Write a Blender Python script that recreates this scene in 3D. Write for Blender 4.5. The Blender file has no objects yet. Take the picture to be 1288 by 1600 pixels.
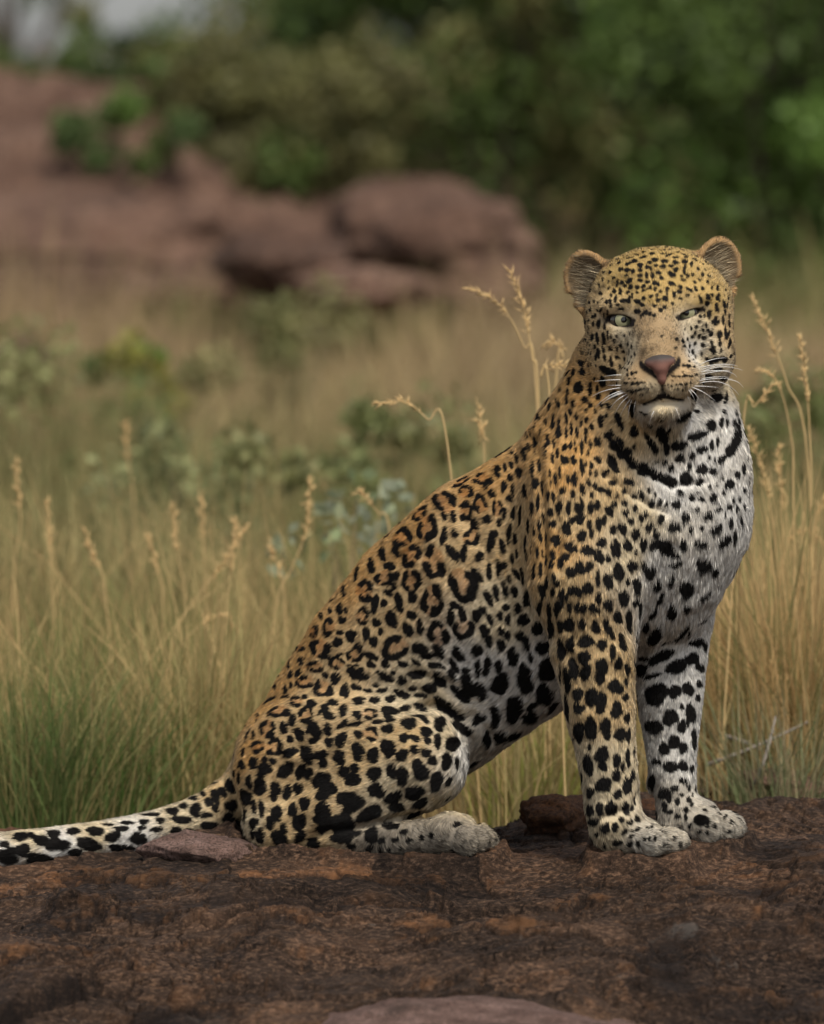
import bpy, bmesh, math, random
import numpy as np
from mathutils import Vector, Matrix, kdtree
from mathutils.bvhtree import BVHTree

rng = np.random.default_rng(7)
random.seed(7)
S = bpy.context.scene
COL = S.collection

# ---------------------------------------------------------------- camera
PITCH = math.radians(2.8)
DIST = 14.0
PXM = 1048.0                      # photograph pixels per metre on the plane the leopard sits in
AIM = np.array([0.0, 0.0, 0.5105])
FWD = np.array([0.0, math.cos(PITCH), -math.sin(PITCH)])
UPV = np.array([0.0, math.sin(PITCH), math.cos(PITCH)])
CAM = AIM - FWD * DIST
cd = bpy.data.cameras.new('camera')
cam = bpy.data.objects.new('camera', cd)
COL.objects.link(cam)
cam.location = CAM
cam.rotation_euler = (math.radians(90) - PITCH, 0, 0)
cd.sensor_fit = 'VERTICAL'
cd.sensor_height = 36.0
cd.lens = 18.0 / (800.0 / PXM / DIST)
cd.clip_start = 0.5
cd.clip_end = 3000
cd.dof.use_dof = True
cd.dof.focus_distance = DIST - 0.17
cd.dof.aperture_fstop = 4.9
cd.dof.aperture_blades = 9
S.camera = cam

# ---------------------------------------------------------------- sky and sun
SUN_EL, SUN_AZ = math.radians(54), math.radians(156)   # azimuth clockwise from +Y
w = bpy.data.worlds.new('World')
S.world = w
w.use_nodes = True
wn = w.node_tree
bg = wn.nodes['Background']
sky = wn.nodes.new('ShaderNodeTexSky')
sky.sky_type = 'NISHITA'
sky.sun_disc = False
sky.sun_elevation = SUN_EL
sky.sun_rotation = SUN_AZ
sky.air_density = 1.0
sky.dust_density = 1.5
sky.ozone_density = 1.0
veil = wn.nodes.new('ShaderNodeHueSaturation')      # thin cloud: the same sky, paler
veil.inputs['Saturation'].default_value = 0.30
wn.links.new(sky.outputs[0], veil.inputs['Color'])
wn.links.new(veil.outputs[0], bg.inputs[0])
bg.inputs[1].default_value = 0.065
sl = bpy.data.lights.new('sun', 'SUN')
sl.energy = 1.5
sl.angle = math.radians(13)
sl.color = (1.0, 0.93, 0.82)
sun = bpy.data.objects.new('sun', sl)
COL.objects.link(sun)
sd = Vector((math.sin(SUN_AZ) * math.cos(SUN_EL), math.cos(SUN_AZ) * math.cos(SUN_EL), math.sin(SUN_EL)))
sun.rotation_euler = sd.to_track_quat('Z', 'Y').to_euler()
S.view_settings.view_transform = 'Standard'
S.view_settings.look = 'None'
S.view_settings.exposure = 1.22
S.view_settings.gamma = 1.0
S.render.engine = 'CYCLES'
S.cycles.max_bounces = 6
S.cycles.diffuse_bounces = 3
S.cycles.glossy_bounces = 2
S.cycles.transmission_bounces = 2
S.cycles.sample_clamp_indirect = 4.0
S.cycles.transparent_max_bounces = 8
S.cycles_curves.shape = 'RIBBONS'

# ---------------------------------------------------------------- helpers
def P(px, py, Y=0.0):
    """world point at depth Y that the photograph shows at (px, py)"""
    d = FWD + np.array([1.0, 0, 0]) * ((px - 644.0) / PXM / DIST) + UPV * ((800.0 - py) / PXM / DIST)
    t = (Y - CAM[1]) / d[1]
    return CAM + d * t

def unit(v):
    v = np.asarray(v, float)
    return v / np.linalg.norm(v)

def tag(o, label=None, cat=None, group=None, kind=None):
    if label: o['label'] = label
    if cat: o['category'] = cat
    if group: o['group'] = group
    if kind: o['kind'] = kind
    return o

def mesh_obj(name, verts, faces, mat=None, parent=None, smooth=True):
    me = bpy.data.meshes.new(name)
    verts = np.asarray(verts, np.float32)
    if isinstance(faces, np.ndarray):
        n, k = faces.shape
        me.vertices.add(len(verts)); me.vertices.foreach_set('co', verts.ravel())
        me.loops.add(n * k); me.loops.foreach_set('vertex_index', faces.astype(np.int32).ravel())
        me.polygons.add(n)
        me.polygons.foreach_set('loop_start', np.arange(0, n * k, k, dtype=np.int32))
        me.polygons.foreach_set('loop_total', np.full(n, k, np.int32))
        me.update(calc_edges=True)
    else:
        me.from_pydata([tuple(v) for v in verts], [], faces)
        me.update()
    if smooth:
        me.polygons.foreach_set('use_smooth', np.ones(len(me.polygons), bool))
    o = bpy.data.objects.new(name, me)
    COL.objects.link(o)
    if mat: me.materials.append(mat)
    if parent: o.parent = parent
    return o

def new_mat(name):
    m = bpy.data.materials.new(name)
    m.use_nodes = True
    nt = m.node_tree
    return m, nt, nt.nodes['Principled BSDF']

def plain_mat(name, col, rough=0.8, spec=0.3):
    m, nt, b = new_mat(name)
    b.inputs['Base Color'].default_value = (*col, 1)
    b.inputs['Roughness'].default_value = rough
    b.inputs['Specular IOR Level'].default_value = spec
    return m

def set_color_attr(me, name, arr):
    a = me.attributes.new(name, 'FLOAT_COLOR', 'POINT')
    rgba = np.ones((len(arr), 4), np.float32); rgba[:, :3] = arr
    a.data.foreach_set('color', rgba.ravel())

# --- implicit surface on a grid: smooth unions of limbs and muscles, then surface nets
class Field:
    def __init__(self, lo, hi, h):
        self.lo = np.array(lo, float); self.h = h
        self.n = np.ceil((np.array(hi) - self.lo) / h).astype(int) + 1
        self.d = np.full(self.n, 1.0, np.float32)
    def _sub(self, lo, hi):
        i0 = np.clip(np.floor((np.array(lo) - self.lo) / self.h).astype(int), 0, self.n)
        i1 = np.clip(np.ceil((np.array(hi) - self.lo) / self.h).astype(int) + 1, 0, self.n)
        if np.any(i1 <= i0): return None, None
        ax = [(self.lo[a] + self.h * np.arange(i0[a], i1[a])).astype(np.float32) for a in range(3)]
        g = (ax[0][:, None, None], ax[1][None, :, None], ax[2][None, None, :])
        return (slice(i0[0], i1[0]), slice(i0[1], i1[1]), slice(i0[2], i1[2])), g
    def _mix(self, sl, e, k, cut):
        d = self.d[sl]
        if cut:
            e = -e
            hh = np.maximum(k - np.abs(d - e), 0) / k
            self.d[sl] = np.maximum(d, e) + hh * hh * k * 0.25
        else:
            hh = np.maximum(k - np.abs(d - e), 0) / k
            self.d[sl] = np.minimum(d, e) - hh * hh * k * 0.25
    def cone(self, a, b, ra, rb, k=0.02, lat=None, s=1.0, cut=False):
        """tapered capsule; along lat the cross-section is 1/s of the radius"""
        a = np.array(a, float); b = np.array(b, float)
        m = max(ra, rb) + k + 3 * self.h
        sl, g = self._sub(np.minimum(a, b) - m, np.maximum(a, b) + m)
        if sl is None: return
        ab = b - a; L2 = max(float(ab @ ab), 1e-9)
        t = ((g[0] - a[0]) * ab[0] + (g[1] - a[1]) * ab[1] + (g[2] - a[2]) * ab[2]) / L2
        t = np.clip(t, 0, 1)
        q = [g[i] - a[i] - ab[i] * t for i in range(3)]
        if lat is not None:
            lat = unit(lat)
            c = (q[0] * lat[0] + q[1] * lat[1] + q[2] * lat[2]) * (s - 1)
            q = [q[i] + lat[i] * c for i in range(3)]
        e = np.sqrt(q[0] ** 2 + q[1] ** 2 + q[2] ** 2) - (ra + (rb - ra) * t)
        self._mix(sl, e.astype(np.float32), k, cut)
    def ell(self, c, radii, axes=None, k=0.02, cut=False):
        c = np.array(c, float); r = np.array(radii, float)
        A = np.eye(3) if axes is None else np.array([unit(v) for v in axes])
        ext = np.sqrt(((A * r[:, None]) ** 2).sum(0)) + k + 3 * self.h
        sl, g = self._sub(c - ext, c + ext)
        if sl is None: return
        q = [g[i] - c[i] for i in range(3)]
        u = [(q[0] * A[j, 0] + q[1] * A[j, 1] + q[2] * A[j, 2]) / r[j] for j in range(3)]
        k0 = np.sqrt(u[0] ** 2 + u[1] ** 2 + u[2] ** 2)
        k1 = np.sqrt((u[0] / r[0]) ** 2 + (u[1] / r[1]) ** 2 + (u[2] / r[2]) ** 2) + 1e-6
        e = np.where(k0 < 1e-3, -r.min(), k0 * (k0 - 1) / k1)
        self._mix(sl, e.astype(np.float32), k, cut)
    def chain(self, pts, k=0.02, lat=None, s=1.0, cut=False):
        """several tapered capsules joined end to end, mixed in as one"""
        P_ = np.array([q[0] for q in pts]); m = max(q[1] for q in pts) + k + 3 * self.h
        sl, g = self._sub(P_.min(0) - m, P_.max(0) + m)
        if sl is None: return
        o = [q.start for q in sl]
        best = np.full([q.stop - q.start for q in sl], 1.0, np.float32)
        kk = np.float32(0.02 if not cut else 0.002)
        for (a, ra), (b, rb) in zip(pts[:-1], pts[1:]):
            a = np.array(a, float); b = np.array(b, float); mm = max(ra, rb) + k + 3 * self.h + 0.01
            s2, g = self._sub(np.minimum(a, b) - mm, np.maximum(a, b) + mm)
            s2 = tuple(slice(q.start - oo, q.stop - oo) for q, oo in zip(s2, o))
            if any(q.start < 0 for q in s2): s2 = tuple(slice(max(q.start, 0), q.stop) for q in s2)
            s2 = tuple(slice(q.start, min(q.stop, n_)) for q, n_ in zip(s2, best.shape))
            g = tuple((self.lo[i] + self.h * (np.arange(s2[i].start, s2[i].stop) + o[i])).astype(np.float32).reshape([-1 if j == i else 1 for j in range(3)]) for i in range(3))
            ab = b - a; L2 = max(float(ab @ ab), 1e-9)
            f4 = np.float32
            t = np.clip(((g[0] - f4(a[0])) * f4(ab[0]) + (g[1] - f4(a[1])) * f4(ab[1]) + (g[2] - f4(a[2])) * f4(ab[2])) / f4(L2), 0, 1)
            q = [g[i] - f4(a[i]) - f4(ab[i]) * t for i in range(3)]
            if lat is not None:
                lat = unit(lat)
                c = (q[0] * f4(lat[0]) + q[1] * f4(lat[1]) + q[2] * f4(lat[2])) * f4(s - 1)
                q = [q[i] + f4(lat[i]) * c for i in range(3)]
            e = np.sqrt(q[0] ** 2 + q[1] ** 2 + q[2] ** 2) - (f4(ra) + f4(rb - ra) * t)
            bb = best[s2]
            hh = np.maximum(kk - np.abs(bb - e), 0) / kk
            best[s2] = np.minimum(bb, e) - hh * hh * kk * f4(0.06)
        self._mix(sl, best, k, cut)
    def mesh(self):
        d = self.d; n = self.n
        s = d < 0
        c = s[:-1, :-1, :-1].astype(np.int8)
        for o in ((1,0,0),(0,1,0),(0,0,1),(1,1,0),(1,0,1),(0,1,1),(1,1,1)):
            c += s[o[0]:n[0]-1+o[0], o[1]:n[1]-1+o[1], o[2]:n[2]-1+o[2]]
        act = (c > 0) & (c < 8)
        I = np.argwhere(act)
        idx = np.full(act.shape, -1, np.int32)
        idx[act] = np.arange(len(I), dtype=np.int32)
        corners = [(x, y, z) for x in (0, 1) for y in (0, 1) for z in (0, 1)]
        val = {o: d[I[:, 0] + o[0], I[:, 1] + o[1], I[:, 2] + o[2]] for o in corners}
        acc = np.zeros((len(I), 3)); cnt = np.zeros(len(I))
        for o in corners:
            for a in range(3):
                if o[a]: continue
                p = list(o); p[a] = 1; p = tuple(p)
                v0, v1 = val[o], val[p]
                m = (v0 < 0) != (v1 < 0)
                t = np.where(m, v0 / np.where(m, v0 - v1, 1), 0)
                pos = np.array(o, float)[None, :].repeat(len(I), 0); pos[:, a] = t
                acc[m] += pos[m]; cnt[m] += 1
        V = self.lo + self.h * (I + acc / cnt[:, None])
        F = []
        for a in range(3):
            o1, o2 = (a + 1) % 3, (a + 2) % 3
            sl0 = [slice(None)] * 3; sl1 = [slice(None)] * 3
            sl0[a] = slice(0, n[a] - 1); sl1[a] = slice(1, n[a])
            s0, s1 = s[tuple(sl0)], s[tuple(sl1)]
            for flip in (False, True):
                E = np.argwhere((s0 & ~s1) if not flip else (~s0 & s1))
                E = E[(E[:, o1] > 0) & (E[:, o2] > 0) & (E[:, o1] < n[o1] - 1) & (E[:, o2] < n[o2] - 1)]
                q = []
                for da, db in ((0, 0), (1, 0), (1, 1), (0, 1)):
                    e = E.copy(); e[:, o1] -= da; e[:, o2] -= db
                    q.append(idx[e[:, 0], e[:, 1], e[:, 2]])
                q = np.stack(q, 1)
                F.append(q[:, ::-1] if flip else q)
        F = np.concatenate(F)
        return V, F

def smooth_verts(V, F, it=3, lam=0.5, mu=1.03):
    E = np.concatenate([F[:, [0, 1]], F[:, [1, 2]], F[:, [2, 3]], F[:, [3, 0]]])
    E = np.concatenate([E, E[:, ::-1]])
    deg = np.bincount(E[:, 0], minlength=len(V)).astype(float)
    for i in range(it * 2):
        l = lam if (i % 2 == 0 or not mu) else -lam * mu
        avg = np.stack([np.bincount(E[:, 0], weights=V[E[:, 1], a], minlength=len(V)) for a in range(3)], 1) / deg[:, None]
        V = V + l * (avg - V)
    return V

def vert_normals(V, F):
    fn = np.cross(V[F[:, 2]] - V[F[:, 0]], V[F[:, 3]] - V[F[:, 1]])
    N = np.stack([sum(np.bincount(F[:, j], weights=fn[:, a], minlength=len(V)) for j in range(4)) for a in range(3)], 1)
    return N / (np.linalg.norm(N, axis=1, keepdims=True) + 1e-12)
# ================================================================ the leopard's body
def R(px): return px / PXM
LAT = unit((0.5, 0.866, 0))
ROLL = math.radians(5.5)
HX = np.array([math.cos(ROLL), 0, math.sin(ROLL)])       # head: towards the photo's right
HU = np.array([-math.sin(ROLL), 0, math.cos(ROLL)])      # head: up
HF = np.array([0.0, -1.0, 0.0])                          # head: out of the face
HO = P(1023, 494, -0.27)                                 # between the eyes
def H(u, v, w): return HO + (HX * u + HU * v + HF * w) / PXM
def hel(f, u, v, w, ru, rv, rw, k=0.012, cut=False, axes=None):
    f.ell(H(u, v, w), (R(ru), R(rv), R(rw)), axes or (HX, HU, HF), k, cut)

VOX = 0.003
lo = P(-330, 1400, 0.0) * [1, 0, 1] + [-0.03, -0.44, -0.05]
hi = P(1200, 350, 0.0) * [1, 0, 1] + [0.02, 0.42, 0.0]
f = Field(lo, hi, VOX)
# trunk, pelvis to chest
f.chain([(P(520, 1175, 0.14), R(134)), (P(560, 1140, 0.125), R(157)), (P(625, 1068, 0.095), R(173)), (P(697, 992, 0.06), R(182)),
         (P(785, 922, 0.0), R(188)), (P(868, 868, -0.045), R(172)), (P(940, 850, -0.085), R(165))], k=0.05, lat=LAT, s=1.36)
f.cone(P(450, 1190, 0.13), P(470, 1250, 0.13), R(85), R(70), 0.04)
# chest, neck, ruff
f.ell(P(1015, 800, -0.115), (R(158), R(140), R(150)), None, 0.05)
f.chain([(P(1005, 610, -0.12), R(118)), (P(1000, 690, -0.105), R(150)), (P(985, 790, -0.095), R(165))], k=0.04)
f.cone(P(950, 635, -0.11), P(898, 690, -0.08), R(50), R(64), 0.04)
f.cone(P(1075, 640, -0.12), P(1085, 720, -0.12), R(70), R(82), 0.03)
f.cone(P(920, 720, -0.06), P(830, 800, -0.02), R(75), R(80), 0.05)
f.cone(P(720, 1105, 0.06), P(845, 1020, -0.02), R(78), R(85), 0.05)
f.ell(P(1040, 895, -0.10), (R(78), R(85), R(95)), None, 0.05)
# near shoulder and foreleg
f.cone(P(905, 770, -0.185), P(915, 900, -0.20), R(80), R(80), 0.05)
f.cone(P(915, 900, -0.20), P(928, 1020, -0.20), R(78), R(62), 0.035)
f.chain([(P(928, 1020, -0.20), R(62)), (P(938, 1110, -0.2), R(53)), (P(951, 1200, -0.2), R(43)), (P(957, 1255, -0.2), R(41)), (P(963, 1292, -0.2), R(42))], k=0.012)
# far shoulder and foreleg
f.cone(P(1048, 850, -0.03), P(1046, 960, -0.035), R(76), R(64), 0.04)
f.chain([(P(1050, 960, -0.035), R(63)), (P(1047, 1090, -0.04), R(50)), (P(1050, 1190, -0.045), R(37)), (P(1056, 1245, -0.05), R(31)), (P(1062, 1282, -0.055), R(34))], k=0.012)
f.ell(P(1019, 1222, -0.035), (R(9), R(12), R(16)), None, 0.008)     # dew claw pad
def paw(c, fw, ln, wd, ht, k=0.0035):
    fw = unit(fw); sd = unit(np.cross(fw, (0, 0, 1))); up = np.array([0, 0, 1.0])
    c = np.array(c)
    f.ell(c - fw * ln * 0.28, (ln * 0.66, wd * 0.90, ht * 0.98), (fw, sd, up), 0.014)
    for j in (-1.5, -0.5, 0.5, 1.5):
        e = c + fw * (ln * (0.45 if abs(j) < 1 else 0.30)) + sd * (j * wd * 0.52) - up * ht * 0.26
        f.ell(e, (ln * 0.44, wd * 0.262, ht * 0.70), (unit(fw + sd * j * 0.10), unit(sd - fw * j * 0.10), up), k)
paw(P(1008, 1306, -0.205), (0.9, -0.42, 0), R(76), R(46), R(30))
paw(P(1100, 1284, -0.07), (0.88, -0.48, 0), R(68), R(48), R(38))
# near hind leg
f.ell(P(545, 1180, 0.035), (R(185), R(112), R(95)), (unit((0.93, -0.33, 0.16)), unit((-0.16, 0, 1)), (0.33, 0.93, 0)), 0.022)
f.cone(P(560, 1185, 0.02), P(655, 1190, -0.055), R(95), R(72), 0.03)
f.cone(P(655, 1192, -0.06), P(540, 1270, -0.045), R(70), R(54), 0.02)
f.cone(P(520, 1275, -0.03), P(432, 1290, 0.0), R(48), R(42), 0.03)
f.cone(P(440, 1230, 0.05), P(425, 1290, 0.03), R(70), R(45), 0.03)
f.chain([(P(425, 1303, 0.0), R(32)), (P(530, 1310, -0.06), R(28)), (P(640, 1311, -0.10), R(27)), (P(715, 1308, -0.125), R(29))], k=0.012)
paw(P(722, 1303, -0.128), (0.92, -0.39, 0), R(58), R(42), R(34))
# far hind leg, hidden behind
f.ell(P(560, 1185, 0.22), (R(150), R(105), R(80)), (unit((0.97, 0.2, 0.1)), unit((-0.1, 0, 1)), (-0.2, 0.97, 0)), 0.03)
f.cone(P(640, 1190, 0.25), P(470, 1280, 0.25), R(60), R(42), 0.02)
f.chain([(P(460, 1300, 0.24), R(30)), (P(640, 1305, 0.255), R(27))], k=0.012)
paw(P(655, 1300, 0.255), (0.99, 0.1, 0), R(46), R(38), R(28))
# tail
TAIL = [(P(420, 1215, 0.16), R(62)), (P(375, 1250, 0.155), R(45)), (P(330, 1272, 0.14), R(36)), (P(270, 1291, 0.12), R(31)), (P(200, 1306, 0.09), R(29)),
        (P(120, 1318, 0.06), R(29)), (P(40, 1327, 0.035), R(29)), (P(-60, 1338, 0.02), R(28)), (P(-180, 1346, 0.03), R(26)), (P(-280, 1350, 0.06), R(20))]
f.chain(TAIL, k=0.02)
# ---- head
hel(f, 9, 5, -85, 107, 92, 98, 0.02)                    # skull
hel(f, 6, 57, -72, 90, 42, 66, 0.02)                    # crown
f.cone(H(0, -40, -130), P(1000, 640, -0.14), R(95), R(115), 0.03)
for sg in (-1, 1):
    hel(f, sg * 66 + 8, -58, -62, 46, 66, 55, 0.02)
    hel(f, sg * 72 + 10, 10, -70, 40, 50, 45, 0.02)     # cheeks
    hel(f, sg * 52, -20, -22, 30, 22, 24, 0.014)        # cheek bone
    hel(f, sg * 50 + 1, 20, -13, 34, 14, 22, 0.016)     # brow
    hel(f, sg * 27, -98, 42, 31, 25, 29, 0.010)    # whisker pads
    hel(f, sg * 41, -98, 8, 27, 28, 35, 0.014)
    # ear: a cup
    ea = unit(HF + HX * sg * 0.42 + HU * 0.1)
    es = unit(np.cross(HU + HX * sg * 0.35, ea)); eu = np.cross(ea, es)
    hel(f, sg * 100 + 6, 60, -88, 39, 50, 15, 0.012, axes=(es, eu, ea))
    hel(f, sg * 86 + 6, 36, -90, 30, 30, 18, 0.02, axes=(es, eu, ea))
for sg in (-1, 1):
    ea = unit(HF + HX * sg * 0.42 + HU * 0.1)
    es = unit(np.cross(HU + HX * sg * 0.35, ea)); eu = np.cross(ea, es)
    c0 = H(sg * 100 + 6, 58, -88) + ea * R(10)
    f.ell(c0, (R(34), R(45), R(14)), (es, eu, ea), 0.004, cut=True)
    f.ell(H(sg * 100 + 6, 60, -88) + es * R(37) * sg * np.sign(es @ HX) - eu * R(14), (R(5), R(9), R(12)), (es, eu, ea), 0.006, cut=True)
f.cone(H(1, 22, -18), H(0, -54, 50), R(36), R(25), 0.016)   # nose bridge
f.cone(H(0, -40, 0), H(0, -90, 40), R(50), R(40), 0.02)     # muzzle
hel(f, 0, -72, 66, 26, 17, 18, 0.010)                       # nose tip
hel(f, -3, -142.5, 38, 26, 13.5, 23, 0.006)                      # chin
hel(f, -2, -134, 2, 48, 26, 38, 0.02)
f.cone(H(-2, -150, -15), P(1030, 700, -0.18), R(36), R(60), 0.03)
# mouth line and the groove under the nose
f.cone(H(0, -96, 78), H(0, -116, 72), R(2.5), R(3), 0.004, cut=True)
for sg in (-1, 1):
    for w0 in (70, 58, 46, 34):
        f.chain([(H(0, -113, w0), R(3.0)), (H(0, -119, w0), R(3.5)), (H(sg * 15, -126, w0 - 2), R(3.0)), (H(sg * 30, -131, w0 - 8), R(2.0))], k=0.003, cut=True)
# eye openings
EYE = [(-51, -2, -15), (51, 0, -15)]
EYR = 18.5
for sg, (eu_, ev_, ew_) in zip((-1, 1), EYE):
    tilt = unit(HX + HU * 0.26 * sg)
    up2 = unit(HU - HX * 0.26 * sg)
    hgt = 6.9 if sg < 0 else 4.4
    hel(f, eu_, ev_ - (0 if sg < 0 else 2), ew_ + 14, 18.5, hgt, 26, 0.004, True, (tilt, up2, HF))
V, F = f.mesh()
del f
V = smooth_verts(V, F, 2)
_hm = np.clip((np.linalg.norm(V - H(5, -40, -20), axis=1) - R(190)) / 0.06, 0, 1)
_pm = np.clip((V[:, 2] - 0.085) / 0.04, 0, 1)
_m = (_hm * np.maximum(_pm, 0.15))[:, None]
V = V * (1 - _m) + smooth_verts(V, F, 7, 0.7, 0.0) * _m
N = vert_normals(V, F)
print('leopard verts', len(V))

# creases and folds of the skin, pressed into the surface where the animal shows them
def to_px(Q):
    q = Q - CAM; w_ = q @ FWD
    return 644 + q[:, 0] / w_ * DIST * PXM, 800 - (q @ UPV) / w_ * DIST * PXM
vx, vy = to_px(V)
front = np.clip((N @ -FWD) * 3, 0, 1)
for depth, wd, pts in ((6, 9, ((838, 690), (846, 760), (850, 840), (852, 920), (864, 1000))), (3, 6, ((864, 690), (869, 800), (874, 890))), (3, 7, ((822, 740), (828, 820), (834, 900))), (6, 9, ((1000, 1030), (1010, 965), (1028, 905), (1052, 850))),
                       (4, 9, ((1040, 1000), (1075, 965), (1112, 950))), (5, 8, ((470, 1170), (530, 1140), (600, 1124), (680, 1102), (742, 1122))), (5, 8, ((690, 1062), (738, 1102), (772, 1150))), (3, 7, ((650, 1050), (720, 1070), (775, 1120))),
                       (5, 7, ((450, 1332), (500, 1302), (570, 1292), (660, 1272))), (2.5, 8, ((962, 1040), (974, 1140), (978, 1240))), (3, 8, ((880, 1010), (905, 1040), (915, 1100))), (4, 8, ((1003, 1235), (985, 1262), (950, 1275))),
                       (2.5, 6, ((960, 700), (1000, 735), (1050, 760), (1100, 752))), (2.5, 6, ((945, 740), (990, 775), (1040, 800))), (1.5, 9, ((640, 840), (700, 900), (740, 980))), (1.5, 9, ((720, 800), (770, 880), (800, 960))), (2.5, 7, ((390, 1240), (420, 1220), (440, 1180)))):
    dd = np.full(len(V), 1e9)
    for (ax, ay), (bx, by) in zip(pts[:-1], pts[1:]):
        t = np.clip(((vx - ax) * (bx - ax) + (vy - ay) * (by - ay)) / ((bx - ax) ** 2 + (by - ay) ** 2), 0, 1)
        dd = np.minimum(dd, np.hypot(vx - ax - t * (bx - ax), vy - ay - t * (by - ay)))
    prof = np.exp(-(dd / wd) ** 2) - 0.45 * np.exp(-((dd - wd * 2.0) / (wd * 1.1)) ** 2)
    ok = front * ((V[:, 1] < 0.12) | (vx < 600))
    if pts[0] == (1003, 1235): ok = ok * (V[:, 1] < -0.12)
    V = V - N * (depth / 1000.0 * prof * ok)[:, None]
N = vert_normals(V, F)
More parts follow.
